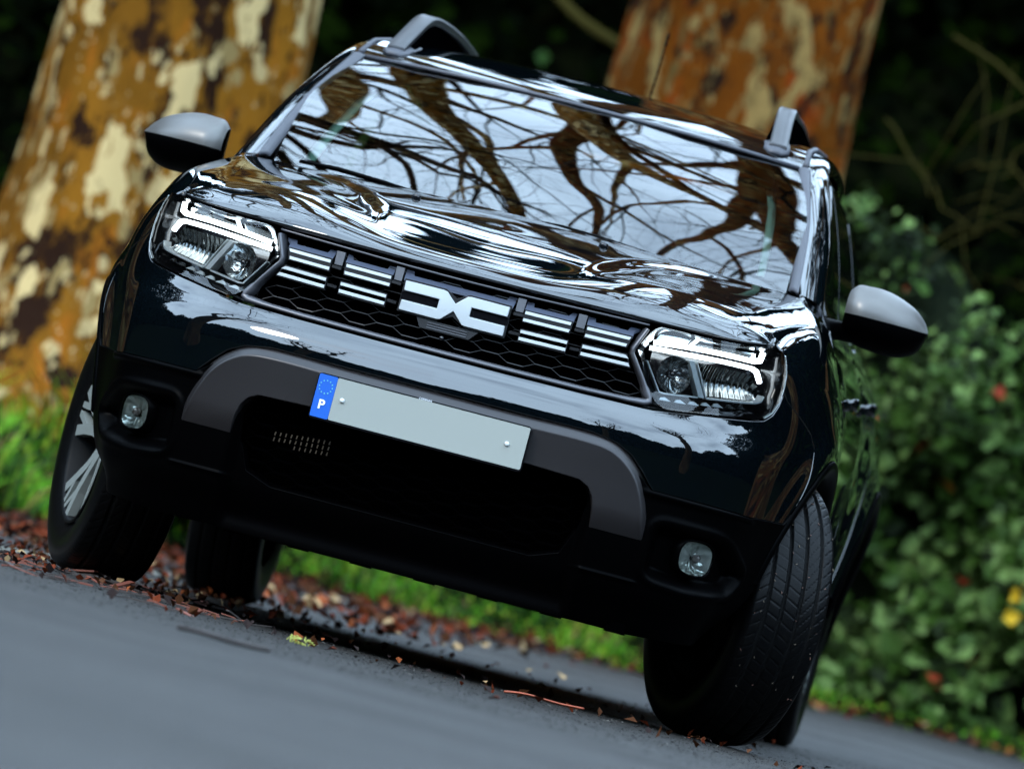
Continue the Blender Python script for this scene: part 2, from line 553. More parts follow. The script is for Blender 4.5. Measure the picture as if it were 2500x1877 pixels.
def hood_pts(nu=220, nv=120):
    us = np.linspace(-1, 1, nu); P = np.zeros((nv, nu, 3))
    lat = np.linspace(0, 1, nv)
    for j, u in enumerate(us):
        a = abs(u); sg = 1 if u >= 0 else -1
        xf = a*.752
        ye, ze = float(hfE(xf)), float(hfZ(xf))
        # rear end of this column lies on the rear edge or on the side edge
        if a < .86: xr = a/.86*.735; yr, zr = float(ryS(xr)), float(rzS(xr))
        else:
            k = (a-.86)/.14; yr = .36+(-.50-.36)*k**.9; xr = float(hX(yr)); zr = float(hZ(yr))
        cd = .15*(1-.55*sst(.80, 1.0, a)); yc = ye+cd; xc = xf+(xr-xf)*.10
        if yc > yr-.02: yc = ye+(yr-ye)*.7
        zc = float(crz(xf)); zc = min(zc, ze+(zr-ze)*.9) if a > .86 else zc
        if a > .80: zc = zc*(1-sst(.8, 1, a))+(ze+(zr-ze)*((yc-ye)/(yr-ye+1e-6))**.6)*sst(.8, 1, a)
        hz = zc-ze
        kn = np.array([(xf, ye+.012, ze-.004), (xf, ye-.001, ze+.004), (xf, ye+.012, ze+.28*hz), (xf+(xc-xf)*.4, ye+.45*(yc-ye), ze+.68*hz), (xc, yc, zc)])
        m1 = .38; md = [(xc+(xr-xc)*t, yc+(yr-yc)*t, zc+(zr-zc)*t+.010*math.sin(math.pi*t)*(1-.3*a)) for t in (.2, .4, .6, .8, 1.)]
        kn = np.vstack([kn, md]); ts = np.concatenate([[0], np.cumsum(np.linalg.norm(np.diff(kn, axis=0), axis=1))])
        # more samples in the front lip
        q = np.concatenate([np.linspace(0, ts[4], int(nv*.42), endpoint=False), np.linspace(ts[4], ts[-1], nv-int(nv*.42))])
        c = np.stack([Sp(ts, kn[:, k])(q) for k in range(3)], 1)
        # raised middle, its edge running back and outwards
        xk = np.interp(c[:, 1], [-.62, -.35, -.17, 0, .1, .3], [.265, .30, .355, .435, .50, .60])
        f1 = sst(-.66, -.40, c[:, 1])*sst(.34, .05, c[:, 1])
        c[:, 2] += .010*f1*sst(.034, -.034, c[:, 0]-xk)
        c[:, 2] -= .003*f1*np.exp(-((c[:, 0]-xk-.05)/.05)**2)
        # shallow dish in the middle
        c[:, 2] -= .005*np.exp(-(c[:, 0]/.16)**2)*sst(-.6, -.4, c[:, 1])*sst(.1, -.2, c[:, 1])
        P[:, j] = c*[sg, 1, 1]
    return P


HP = hood_pts()
hood = gridmesh('hood', HP, M['paint'], car)
md = hood.modifiers.new('thick', 'SOLIDIFY'); md.thickness = .008; md.offset = -1
# washer nozzles
for s in (-1, 1):
    mb = MB(); c0 = np.array([s*.245, -.03, 1.137])
    mb.tube([c0+[0, .01, -.004], c0+[0, -.001, .006], c0+[0, -.008, .010]], [.013, .011, .004], 12)
    mb.build('washer_nozzle', M['gloss'], car, True)

# upper bumper, painted ------------------------------------------------
bump_top = [(0, .744), (.17, .7445), (.35, .7465), (.50, .7500), (.526, .7515), (.552, .7555), (.61, .7645), (.68, .776), (.745, .789), (.795, .800), (.83, .818), (.856, .846), (.868, .872)]
bump_bot = [(1.10, .62), (1.06, .575), (.86, .566), (.80, .5675), (.70, .5675), (.575, .5665), (.545, .60), (.51, .634), (.467, .655), (.40, .6655), (.243, .664), (0, .664)]
outer = bump_top+[(.99, .835), (1.12, .800), (1.155, .77), (1.135, .70)]+bump_bot
o = panel('front_bumper', sym(outer[:-1]+[(0, .664)]) if False else [(-a, b) for a, b in reversed(outer) if a > 0]+outer, [], W, M['paint'], car, .010, depth=.015)

# lower bumper, black plastic with fog lamp pockets -------------------
def lowoff(P):
    a = np.abs(P[:, 0]); z = P[:, 1]
    o = np.full(len(P), .004)
    o += .010*np.exp(-((z-.557)/.007)**2)*sst(.54, .58, a)*sst(.90, .84, a)      # top shoulder
    pk = rnd([(.60, .490), (.76, .490), (.93, .42), (.88, .368), (.70, .350), (.60, .36)], .03, 6)
    d = dseg(np.stack([a, z], 1), pk, True); ins = inpoly(np.stack([a, z], 1), pk)
    sd = np.where(ins, d, -d)
    o -= .040*sst(-.006, .030, sd)
    o += .005*np.exp(-((sd+.012)/.009)**2)
    o -= .030*sst(.455, .425, a)*sst(.20, .26, z)                                # mouth
    o += .006*np.exp(-((z-.337)/.005)**2)*sst(.42, .45, a)*sst(.60, .57, a)
    o -= .015*sst(.33, .25, z)
    return o


low_out = [(0, .56), (.40, .56), (.45, .60), (.52, .60), (.57, .5635), (.70, .5635), (.80, .5635), (.86, .562), (1.06, .570), (1.098, .60), (1.11, .56), (1.075, .45), (1.03, .38), (.97, .315), (.90, .262),
           (.82, .228), (.6, .212), (.3, .212), (0, .212)]
mouth = [(0, .548), (.272, .548), (.405, .545), (.425, .53), (.436, .50), (.430, .43), (.400, .36), (.33, .335), (0, .335)]
lo_ = [(-a, b) for a, b in reversed(low_out) if a > 0]+low_out
mo_ = [(-a, b) for a, b in reversed(mouth) if a > 0]+mouth
lower = panel('lower_bumper', lo_, [mo_], W, M['black'], car, .0060, off=lowoff, depth=.03)

# grey skid garnish ---------------------------------------------------
g_out = [(0, .658), (.243, .6585), (.40, .660), (.467, .650), (.505, .629), (.541, .594), (.566, .548), (.583, .50), (.592, .45), (.594, .40), (.588, .36)]
g_in = [(.47, .36), (.455, .42), (.448, .48), (.440, .512), (.425, .534), (.400, .5465), (.272, .5505), (0, .5505)]
g_ = g_out+g_in
g_ = [(-a, b) for a, b in reversed(g_) if a > 0]+g_
g_line = np.array([(-a, b) for a, b in reversed(g_out) if a > 0]+g_out)


# crease line 24 mm inside the outer edge
gl0 = smoothline(g_line, 260)
tg_ = np.gradient(gl0, axis=0); tg_ /= np.linalg.norm(tg_, axis=1)[:, None]
gn_ = np.stack([tg_[:, 1], -tg_[:, 0]], 1)
if (gn_[130]@np.array([0, 1])) > 0: gn_ = -gn_
gw = (.0235*np.clip(sst(.36, .50, gl0[:, 1]), .35, 1))[:, None]
legf = -.040*sst(.50, .35, gl0[:, 1])
rows = []
for t, o_ in ((-.10, -.026), (-.06, -.010), (.0, -.005), (.25, .0015), (.5, .0080), (.75, .0135), (.92, .0168), (1.0, .0178), (1.12, .0180), (1.3, .0180)):
    q = gl0+gn_*gw*t; rows.append(W(q[:, 0], q[:, 1], o_+legf))
gface = gl0+gn_*gw*1.25
gpoly = [tuple(p) for p in gface]+[(-p[0], p[1]) for p in reversed([(-a_, b_) for a_, b_ in reversed(g_in) if a_ > 0]+g_in)][::-1][::-1]
gin_ = [(a_, b_) for a_, b_ in g_in]+[(-a_, b_) for a_, b_ in reversed(g_in) if a_ > 0]
def gfo(P): return .018-.040*sst(.50, .35, P[:, 1])
garn = panel('skid_garnish', [tuple(p) for p in gface[::3]]+rnd(gin_, .004, 2).tolist()[::1], [], W, M['satin'], car, .009, off=gfo, depth=.03)
gridmesh('garnish_edge', np.array(rows), M['satin'], garn)

# lower grille behind the mouth
mb = MB()
P = W(np.linspace(-.47, .47, 30), np.full(30, .56), np.full(30, -.09)); Q = W(np.linspace(-.47, .47, 30), np.full(30, .30), np.full(30, -.09))
gridmesh('intake_panel', np.array([P, Q]), M['deep'], car)


def hexmesh(mb, x0, x1, z0, z1, px, pz, bl, off, th, dp, mapf, inside=None, phase=0):
    """flat-topped honeycomb drawn with thin bars"""
    nx = int((x1-x0)/px)+2; nz_ = int((z1-z0)/pz)+2
    def bar(a, b, t):
        a = np.array(a); b = np.array(b); d = b-a; nn = np.array([-d[1], d[0]]); nn = nn/np.linalg.norm(nn)*t/2
        q = np.array([a-nn, b-nn, b+nn, a+nn])
        if inside is not None and not inpoly(np.array([(a+b)/2, a*.9+b*.1, a*.1+b*.9]), inside).all(): return
        mb.hexa(np.vstack([mapf(q[:, 0], q[:, 1], np.full(4, off)), mapf(q[:, 0], q[:, 1], np.full(4, off-dp))]))
    for i in range(nx):
        for j in range(nz_):
            cx = x0+i*px; cz = z0+j*pz+(pz/2 if (i+phase) % 2 else 0)
            bar((cx-bl/2, cz), (cx+bl/2, cz), th*2.2)
            bar((cx+bl/2, cz), (cx+px-bl/2, cz+pz/2), th); bar((cx+bl/2, cz), (cx+px-bl/2, cz-pz/2), th)


mb = MB()
hexmesh(mb, -.45, .45, .345, .545, .068, .030, .040, -.045, .003, .015, W, np.array(mo_))
mb.build('lower_grille_mesh', M['deep'], car)
# radiator slots seen low on one side, catching light
mb = MB()
for i in range(11):
    x = -.352+i*.0138
    for k in range(3+i//4):
        z = .470-k*.0135+.0011*i
        if z < .447-.0*i: continue
        P = W(np.array([x, x+.003, x+.004, x+.001]), np.array([z-.009, z-.009, z, z]), np.full(4, -.035)); Q = P+[0, .004, 0]
        mb.hexa(np.vstack([P, Q]))
mb.build('radiator_fin', mat('radiator_fin_metal', (.06, .045, .03), .5, .5), car)

# number plate --------------------------------------------------------
def flat(y0, tilt=0.02):
    def f(a, b, off):
        a = np.asarray(a, float); b = np.asarray(b, float); return np.stack([a, y0-off+(b-.58)*tilt, b], -1)
    return f


PF = flat(-.908)
def rrect(x0, x1, z0, z1, r=.008, k=4): return rnd([(x0, z0), (x1, z0), (x1, z1), (x0, z1)], r, k)


mb = MB(); mb.prism(rrect(-.2685, .2650, .5235, .6370, .010), PF, 0, -.022, capback=True)
plate = mb.build('number_plate', M['gloss'], car, bevel=.0012)
mb = MB(); mb.prism(rrect(-.2195, .2615, .5290, .6330, .004), PF, .0022, -.002); mb.build('plate_face', M['plate'], plate)
mb = MB(); mb.prism(rrect(-.2655, -.2200, .5285, .6335, .004), PF, .0022, -.002); mb.build('plate_blue_band', M['plateblue'], plate)
for i in range(12):
    th = R(30*i); cx, cz = -.2435+.0160*math.sin(th), .6040+.0160*math.cos(th)
    star = [(cx+rr_*math.sin(R(36*k)), cz+rr_*math.cos(R(36*k))) for k in range(10) for rr_ in ((.0024 if k % 2 == 0 else .0011),)]
    mb = MB(); mb.prism(star, PF, .0030, .001); mb.build('star', M['star'], plate)
def text_obj(txt, size, loc, m, parent, name, ext=.0006, rot=(R(90), 0, 0), bold=0.):
    cu = bpy.data.curves.new(name, 'FONT'); cu.body = txt; cu.size = size; cu.extrude = ext; cu.align_x = 'CENTER'; cu.align_y = 'CENTER'; cu.offset = bold
    o = bpy.data.objects.new(name, cu); COL.objects.link(o); o.location = loc; o.rotation_euler = rot
    dg = bpy.context.evaluated_depsgraph_get(); me = bpy.data.meshes.new_from_object(o.evaluated_get(dg))
    bpy.data.objects.remove(o); me.name = name
    me.materials.clear()
    ob = newobj(name, me, m, parent); ob.location = loc; ob.rotation_euler = rot; return ob


text_obj('P', .031, (-.2440, -.9112, .5600), M['letter'], plate, 'country_letter', bold=.0009)
text_obj('CORSINAIS', .0065, (-.0025, -.9072, .6352), M['letter'], plate, 'maker_lettering', ext=.0002)
for x, z in ((-.197, .582), (.2155, .582)):
    mb = MB(); c0 = np.array([x, -.9100, z])
    mb.tube([c0, c0+[0, -.003, 0], c0+[0, -.0052, 0], c0+[0, -.006, 0]], [.0062, .0060, .0042, .001], 14)
    mb.build('plate_screw', mat('screw_cap', (.55, .58, .57), .35), plate, True)

# grille --------------------------------------------------------------
gl = [(0, .758), (.17, .758), (.35, .760), (.47, .764), (.513, .770)]
def tubeline(mb, pts2, off, r, flatz=1., n=10, upv=(0, 1, 0)):
    q = resample(pts2, .012, closed=False); X = W(q[:, 0], q[:, 1], np.full(len(q), off)); mb.tube(X, r, n, flat=(flatz, 1), upv=upv)


def gframe():
    # satin frame as swept ribbon: lower bar and both side bars
    path = [(0, .7565), (.17, .7570), (.35, .7590), (.46, .7630), (.500, .7665), (.511, .7720), (.507, .781), (.480, .822), (.4425, .874), (.4425, .886), (.4635, .940)]
    full = [(-a, b) for a, b in reversed(path) if a > 0]+path
    q = resample(full, .010, closed=False)
    t = np.gradient(q, axis=0); t /= np.linalg.norm(t, axis=1)[:, None]; nn = np.stack([-t[:, 1], t[:, 0]], 1)
    wd = np.interp(np.abs(q[:, 0]), [.44, .50, .515], [.0065, .009, .009])
    wd = np.where(q[:, 1] > .80, .0058, wd)
    rows = []
    for k, (s, o_) in enumerate([(1.0, -.03), (1.0, -.004), (.8, .0035), (.3, .0075), (-.3, .0075), (-.8, .0035), (-1.0, -.004), (-1.0, -.03)]):
        p = q+nn*(wd*s)[:, None]; rows.append(W(p[:, 0], p[:, 1], np.full(len(p), o_)))
    return gridmesh('grille', np.array(rows), M['frame'], car)


grille = gframe()
tb = MB(); tubeline(tb, [(-.466, .9505), (-.3, .9455), (-.14, .941), (0, .940), (.14, .941), (.3, .9455), (.466, .9505)], -.006, .0028); tb.build('top_bar', M['frame'], grille, True)
q = resample([(-.50, 0), (.50, 0)], .02, closed=False)[:, 0]
gridmesh('grille_back', np.array([W(q, np.full(len(q), z), np.full(len(q), -.055)) for z in (.965, .90, .82, .735)]), M['deep'], grille)
inner = np.array(sym([(0, .935), (.42, .935), (.4365, .885), (.4365, .874), (.492, .787), (.497, .7715), (0, .764)]))
mb = MB(); hexmesh(mb, -.4265-.067, .50, .761, .90, .0670, .0275, .040, -.022, .0009, .014, W, inner, 1)
mb.build('honeycomb_mesh', M['meshp'], grille)


def WG(a, b, off): return W(a, b, off)


def slab(parent, name, quad, o0, o1, m, bevel=.0008):
    mb = MB(); mb.prism(quad, W, o0, o1, capback=True); return mb.build(name, m, parent, bevel=bevel)


def mirror_poly(p, s): return [(a*s, b) for a, b in (p if s > 0 else list(reversed(p)))]


for s in (-1, 1):
    for mi, (x0, x1t, x1b) in enumerate(((.1665, .2870, .2855), (.3205, .4345, .4270))):
        # upper module: front face and a sloping tray behind it
        up_f = [(x0, .8785), (x1b, .8795 if mi == 0 else .8825), (x1t, .9110 if mi == 0 else .9140), (x0, .9095 if mi == 0 else .912)]
        mod = slab(grille, 'grille_module', mirror_poly(up_f, s), .0, -.030, M['meshp'])
        ztop = up_f[3][1]
        e1 = .292 if mi == 0 else .453
        mb = MB()
        def T(a, b, o): return W(np.array([a*s]), np.array([b]), np.array([o]))[0]
        def tray(pts):    # (x, z, off)
            P = [T(*p) for p in pts]; Q = [p-np.array([0, 0, .006]) for p in P]
            mb.hexa(np.array(P+Q))
        tray([(x0, ztop, -.001), (x1t, up_f[2][1], -.001), (x1t+.002, up_f[2][1]+.011, -.016), (x0, ztop+.011, -.016)])
        tray([(x0, ztop+.011, -.016), (x0+.019, ztop+.011, -.016), (x0+.018, ztop+.021, -.030), (x0, ztop+.021, -.030)])
        tray([(x1t-.014, up_f[2][1]+.011, -.016), (x1t+.002, up_f[2][1]+.011, -.016), (e1, up_f[2][1]+.022, -.030), (x1t-.007, up_f[2][1]+.021, -.030)])
        mb.build('module_tray', M['traym'], mod)
        for zb, zt in ((.8985, .9060), (.8805, .8880)):
            dz = (0, .0015) if mi == 0 else (.0015, .004)
            slp = (.0035 if mi == 1 else .001)
            q = [(x0+.0025, zb+dz[0]), (x1t-.004-slp, zb+dz[1]), (x1t-.004, zt+dz[1]), (x0+.0025, zt+dz[0])]
            if zb < .89: q = [(x0+.0015, zb+dz[0]), (x1b-.004, zb+dz[1]), (x1b-.002, zt+dz[1]), (x0+.0015, zt+dz[0])]
            slab(mod, 'silver_bar', mirror_poly(q, s), .0025, -.002, M['white'], .0004)
        # lower module: a thin frame round two bars
        if mi == 0: fr = [(.1665, .8290), (.2865, .8315), (.2875, .8645), (.1675, .8625)]
        else: fr = [(.3200, .8325), (.4475, .8370), (.4315, .8690), (.3205, .8655)]
        mod2 = MB()
        F_ = np.array(fr); cen = F_.mean(0)
        for k in range(4):
            a, b_ = F_[k], F_[(k+1) % 4]; ia, ib = a+(cen-a)*np.array([.045, .16]), b_+(cen-b_)*np.array([.045, .16])
            mod2.prism(mirror_poly([tuple(a), tuple(b_), tuple(ib), tuple(ia)], s), W, .0, -.018, capback=True)
        m2 = mod2.build('grille_module', M['meshp'], grille)
        for lo2, hi2 in ((.8335, .8415), (.8515, .8590)):
            if mi == 0: q = [(.169, lo2), (.2848, lo2+.0022), (.2850, hi2+.0022), (.169, hi2)]
            else:
                c1 = .4445 if lo2 < .84 else .4375; c2 = .4390 if lo2 < .84 else .4285
                q = [(.3225, lo2+.003), (c1, lo2+.0065), (c2, hi2+.0065), (.3225, hi2+.003)]
            slab(m2, 'silver_bar', mirror_poly(q, s), .0022, -.002, M['white'], .0004)
    for xc_, wz in ((.1540, .0105), (.3065, .0110)):
        P = [(xc_-wz, .900), (xc_+wz*.9, .900), (xc_+wz, .934), (xc_-wz, .934)]
        slab(grille, 'grille_post', mirror_poly(P, s), -.012, -.028, M['frame'])
        P = [(xc_-.0125, .8895), (xc_+.0125, .8905), (xc_+.0125, .8975), (xc_-.0125, .8970)]
        slab(grille, 'post_tab', mirror_poly(P, s), -.004, -.024, M['meshp'])
        P = [(xc_-.0125, .8430), (xc_+.0125, .8440), (xc_+.0125, .8510), (xc_-.0125, .8500)]
        slab(grille, 'post_tab', mirror_poly(P, s), -.004, -.024, M['meshp'])
# badge
bh = [(.0, .8795), (.0255, .9035), (.0345, .9055), (.1310, .9050), (.1298, .8805), (.0405, .8805), (.0405, .8575), (.1298, .8575), (.1310, .8330), (.0345, .8325), (.0270, .8340), (0, .8610)]
bd = bh+[(-a, b) for a, b in reversed(bh) if a > 0]
base = [(-.1355, .8285), (-.036, .8275), (0, .8475), (.036, .8275), (.1355, .8285), (.1350, .9100), (.03, .9100), (0, .893), (-.03, .9100), (-.1350, .9100)]
slab(grille, 'badge_base', [(-.1350, .853), (-.1350, .885), (.1350, .885), (.1350, .853)], -.006, -.03, M['gloss'])
mb = MB(); mb.prism(base, W, .0, -.028, capback=True)
slot = None
badge = mb.build('badge', M['meshp'], grille, bevel=.001)
for s in (-1, 1):
    slab(badge, 'badge_slot', mirror_poly([(.0425, .8600), (.134, .8600), (.134, .8785), (.0425, .8785)], s), .0006, -.001, M['gloss'], 0)
mb = MB(); mb.prism(bd, W, .0075, .0, capback=True); mb.build('badge_emblem', M['badge'], badge, bevel=.0016)
mb = MB()
def Tn(a, b, o): return W(np.array([a]), np.array([b]), np.array([o]))[0]
P = [Tn(-.137, .910, 0), Tn(.137, .910, 0), Tn(.139, .921, -.016), Tn(-.139, .921, -.016)]; mb.hexa(np.array(P+[p-[0, 0, .006] for p in P]))
for s in (-1, 1):
    P = [Tn(s*.117, .921, -.016), Tn(s*.139, .921, -.016), Tn(s*.141, .932, -.030), Tn(s*.121, .932, -.030)]; mb.hexa(np.array(P+[p-[0, 0, .006] for p in P]))
mb.build('module_tray', M['traym'], badge)
# sensor below the badge, front camera
slab(grille, 'sensor_housing', [(-.072, .803), (.052, .803), (.072, .826), (-.085, .826)], -.004, -.03, M['meshp'])
for z in (.808, .814, .820):
    slab(grille, 'sensor_slat', [(-.055, z-.001), (.045, z-.001), (.045, z+.001), (-.055, z+.001)], -.001, -.006, M['frame'], 0)
mb = MB(); c0 = Tn(-.012, .7905, -.004); mb.tube([c0+[0, .02, 0], c0, c0+[0, -.003, 0]], [.006, .006, .0045], 14)
camo = mb.build('parking_camera', M['gloss'], grille, True)

# headlights ----------------------------------------------------------
for s in (-1, 1):
    Ws = W
    def mp_(p): return mirror_poly([tuple(q) for q in p], s)
    HL = np.array(HLo)
    # housing: bowl walls from outline back, and a back plate
    q = resample(HLr, .012); q = q*[s, 1]
    rows = [W(q[:, 0], q[:, 1], np.full(len(q), -.001))]
    cen = np.array([s*.655, .875]); q2 = cen+(q-cen)*.965
    rows += [W(q2[:, 0], q2[:, 1], np.full(len(q), -.012)), W(q2[:, 0], q2[:, 1], np.full(len(q), -.075))]
    hl = gridmesh('headlight', np.array(rows), M['refldark'], car, closed=True)
    hl.data.materials.clear(); hl.data.materials.append(M['gloss'])
    slab(hl, 'headlight_back', mp_([(.455, .75), (.88, .79), (.88, .985), (.455, .96)]), -.078, -.085, M['gloss'], 0)
    # dark rim flange outside lens
    qo = HLr*[s, 1]
    # chrome upper/inner bevel
    bev = [(.471, .883), (.492, .926), (.500, .938), (.60, .947), (.69, .955), (.80, .963), (.834, .960)]
    outb = [(.455, .886), (.470, .918), (.487, .947), (.60, .952), (.69, .960), (.81, .974), (.846, .968)]
    def strip(name, A, B, oa, ob, m, par):
        A = smoothline(A, 40)*[s, 1]; B = smoothline(B, 40)*[s, 1]
        rows = [W(A[:, 0]*(1-t)+B[:, 0]*t, A[:, 1]*(1-t)+B[:, 1]*t, np.full(40, oa*(1-t)+ob*t)) for t in (0, .35, .7, 1)]
        return gridmesh(name, np.array(rows), m, par, flip=False)
    strip('headlight_bezel', outb, bev, -.008, -.030, M['chrome'], hl)
    bl_o = [(.455, .886), (.475, .853), (.512, .795), (.535, .778)]; bl_i = [(.474, .884), (.488, .858), (.522, .802), (.540, .790)]
    strip('headlight_bezel', bl_o, bl_i, -.008, -.028, M['chrome'], hl)
    # upper tray of the bezel (smoked glass look) behind LED
    slab(hl, 'upper_reflector', mp_([(.497, .918), (.575, .924), (.585, .945), (.505, .937)]), -.045, -.06, M['refldark'])
    slab(hl, 'upper_reflector', mp_([(.605, .938), (.76, .955), (.765, .940), (.735, .939), (.61, .928)]), -.045, -.06, M['refldark'])

    def ribbon(name, path, wdt, o_, dp, m, par, ends=0):
        q = resample(path, .008, closed=False); t = np.gradient(q, axis=0); t /= np.linalg.norm(t, axis=1)[:, None]
        nn = np.stack([-t[:, 1], t[:, 0]], 1); q = q*[s, 1]; nn = nn*[s, 1]
        rows = []
        for k, (ss, oo) in enumerate([(1, -dp), (1, -.002), (.6, 0), (-.6, 0), (-1, -.002), (-1, -dp)]):
            p = q+nn*ss*wdt/2; rows.append(W(p[:, 0], p[:, 1], np.full(len(p), o_+oo)))
        mb = MB(); Pm = np.array(rows); r, c = Pm.shape[:2]
        mb.add(Pm.reshape(-1, 3), [(i*c+j, i*c+j+1, (i+1)*c+j+1, (i+1)*c+j) for i in range(r-1) for j in range(c-1)]+[tuple(i*c for i in range(r)), tuple(i*c+c-1 for i in range(r))])
        return mb.build(name, m, par)

    ribbon('led_strip', smoothline([(.492, .9140), (.590, .9250), (.690, .9320), (.742, .9345)], 20).tolist()+[(.762, .941), (.768, .962)], .0116, -.022, .01, M['led'], hl)
    ribbon('led_strip', smoothline([(.486, .8985), (.592, .9070), (.690, .9140), (.742, .9165)], 20).tolist()+[(.757, .9125), (.776, .889)], .0106, -.022, .01, M['led'], hl)
    slab(hl, 'led_spur', mp_([(.576, .931), (.588, .933), (.600, .949), (.590, .949)]), -.024, -.03, mat('led_spur_glow', (.9, .95, 1), .3, emit=(.86, .95, 1.), es=.8), 0)
    # chrome divider
    slab(hl, 'divider', mp_([(.630, .8125), (.6445, .8145), (.5955, .896), (.5835, .894)]), -.020, -.05, M['satinchrome'])
    slab(hl, 'divider', mp_([(.6475, .8155), (.6520, .8165), (.6060, .896), (.6035, .896)]), -.022, -.05, M['satinchrome'])
    ribbon('lower_trim', [(.486, .866), (.533, .8005), (.545, .7995), (.628, .8120)], .0045, -.020, .02, M['satinchrome'], hl)
    ribbon('lower_trim', [(.650, .8150), (.70, .8230), (.770, .8370), (.790, .8440), (.800, .858)], .0050, -.020, .02, M['satinchrome'], hl)
    # inner round reflector
    cx, cz = .561, .851
    rows = []
    for k, (rr_, oo) in enumerate([(.046, -.030), (.040, -.045), (.031, -.058), (.020, -.066), (.010, -.070)]):
        th = np.linspace(0, 2*math.pi, 49)[:-1]
        fl = 1+.0*np.sin(th*12)
        a = s*(cx+rr_*np.cos(th)*.95*fl); b2 = cz+rr_*np.sin(th)*fl
        rows.append(W(a, np.clip(b2, .802, .895), np.full(48, oo)+.0030*np.sin(rr_*np.cos(th)*math.pi/.0062)*(k < 4)))
    rf = gridmesh('round_reflector', np.array(rows), M['refldark'], hl, closed=True)
    mb = MB(); c0 = W(np.array([s*cx]), np.array([cz]), np.array([-.050]))[0]; mb.tube([c0+[0, .03, 0], c0, c0+[0, -.004, 0]], [.0085, .0085, .004], 12)
    mb.build('headlight_bulb', M['gloss'], hl, True)
    # outer reflector: fluted concave box
    na = 150; a = np.linspace(.612, .800, na); rows = []
    for k, t in enumerate(np.linspace(0, 1, 9)):
        zlo = np.interp(a, [.612, .65, .80], [.886, .820, .846]); zhi = np.interp(a, [.61, .75, .80], [.894, .902, .868])
        z = zlo+(zhi-zlo)*t
        dpt = -.036-.014*math.sin(math.pi*t)-.010*np.abs(np.sin((a-.61)*math.pi/.0145+.25*math.sin(3*t)))
        rows.append(W(s*a, z, dpt))
    gridmesh('fluted_reflector', np.array(rows), M['flute'], hl)
    # white teeth in the lower black edge
    for k, (x0, z0, wd) in enumerate(((.536, .782, .030), (.574, .7855, .030), (.608, .7905, .028), (.640, .7960, .026), (.668, .8010, .026), (.700, .8065, .022), (.728, .812, .016))):
        x1 = x0+wd
        slab(hl, 'lamp_tooth', mp_([(x0, z0), (x1, z0+.0028), (x0+wd*.45, z0+.0095), (x0+wd*.12, z0+.0070)]), -.018, -.024, M['satinchrome'] if k < 5 else M['refldark'], 0)
    # clear lens
    panel('headlight_lens', (HLr*[s, 1]), [], W, M['lens'], hl, .012, off=.001, depth=0)
    # pale outer edge of the lens moulding
    ribbon('lens_edge', [(.8475, .970), (.8605, .950), (.8665, .925), (.8625, .892), (.8470, .852), (.823, .8265), (.79, .808)], .0035, .0012, .006, M['satinchrome'], hl)

    # fog lamp --------------------------------------------------------
    fc = (.757*0+.716, .432)
    def FW(a, b, off): return W(a, b, off)
    Uc = .7205
    ths = np.linspace(0, 2*math.pi, 41)[:-1]
    sq = (np.abs(np.cos(ths))**2.7+np.abs(np.sin(ths))**2.7)**(-1/2.7)
    def ring(r, o_):
        return W(s*(Uc+r*1.10*sq*np.cos(ths)), .4315+r*1.12*sq*np.sin(ths), np.full(40, o_+.012))
    fog = gridmesh('fog_lamp', np.array([ring(.044, -.055), ring(.0405, -.020), ring(.037, -.019), ring(.036, -.03)]), M['black'], car, closed=True)
    rows = [ring(.0355, -.024)]
    for r_, o_ in ((.031, -.030), (.024, -.035), (.015, -.039), (.004, -.041)):
        g = ring(r_, o_); g[:, 1] += .006*np.sin(g[:, 0]*math.pi/.0065); rows.append(g)
    gridmesh('fog_reflector', np.array(rows), M['fogrefl'], fog, closed=True)
    mb = MB(); c0 = W(np.array([s*Uc+.002]), np.array([.4330]), np.array([-.016]))[0]
    mb.tube([c0+[0, .025, 0], c0, c0+[0, -.003, 0]], [.0115, .0105, .007], 16); mb.build('fog_bulb', M['bulb'], fog, True)
    panel('fog_lens', np.stack([s*(Uc+.0362*1.06*sq*np.cos(ths)), .4315+.0362*1.12*sq*np.sin(ths)], 1), [], W, M['lens'], fog, .008, off=-.006, depth=0)

    # front wing ------------------------------------------------------
    ua = lambda y: float(U_of_y(y))
    arch = [(ua(.405*math.cos(t)), .355+.405*math.sin(t)) for t in np.linspace(R(5), R(166), 26)]
    wing = [(ua(.452), .355)]+[(ua(.462), .55), (ua(.470), .80), (ua(.455), .93), (ua(.452), 1.3), (ua(.452), 1.93), (ua(.30), 1.93), (ua(.0), 1.93), (ua(-.2), 1.93), (ua(-.42), 1.93), (ua(-.50), 1.88),
            (ua(-.505), 1.60), (.876, 1.3), (.872, .93), (.874, .885), (.9, .865), (.99, .840), (1.12, .805), (1.160, .775), (1.142, .70), (1.115, .62)]
    wing = [wing[0]]+wing[1:]+[(max(1.10, p[0]), p[1]) for p in reversed(arch) if p[1] < .62 and p[0] < 1.3]+[p for p in reversed(arch) if p[1] >= .62 or p[0] > 1.3]
    # order the arch from front to back
    arch_fb = sorted([p for p in arch], key=lambda p: p[0])
    wing = [(ua(.452), .36), (ua(.462), .55), (ua(.470), .80), (ua(.455), .93), (ua(.452), 1.3), (ua(.452), 1.93), (ua(.30), 1.93), (ua(.0), 1.93), (ua(-.2), 1.93), (ua(-.42), 1.93), (ua(-.50), 1.88),
            (ua(-.505), 1.60), (.876, 1.3), (.872, .93), (.874, .885), (.9, .865), (.99, .840), (1.12, .805), (1.160, .775), (1.142, .70), (1.118, .63)]+[p for p in arch_fb if p[1] > .60 or p[0] > 1.3]
    wg = np.array(wing)*[s, 1]
    panel('front_wing', wg, [], WF, M['paint'], car, .014, depth=.012)
    # arch cladding lip
    rows = []
    tt = np.linspace(R(-8), R(172), 50)
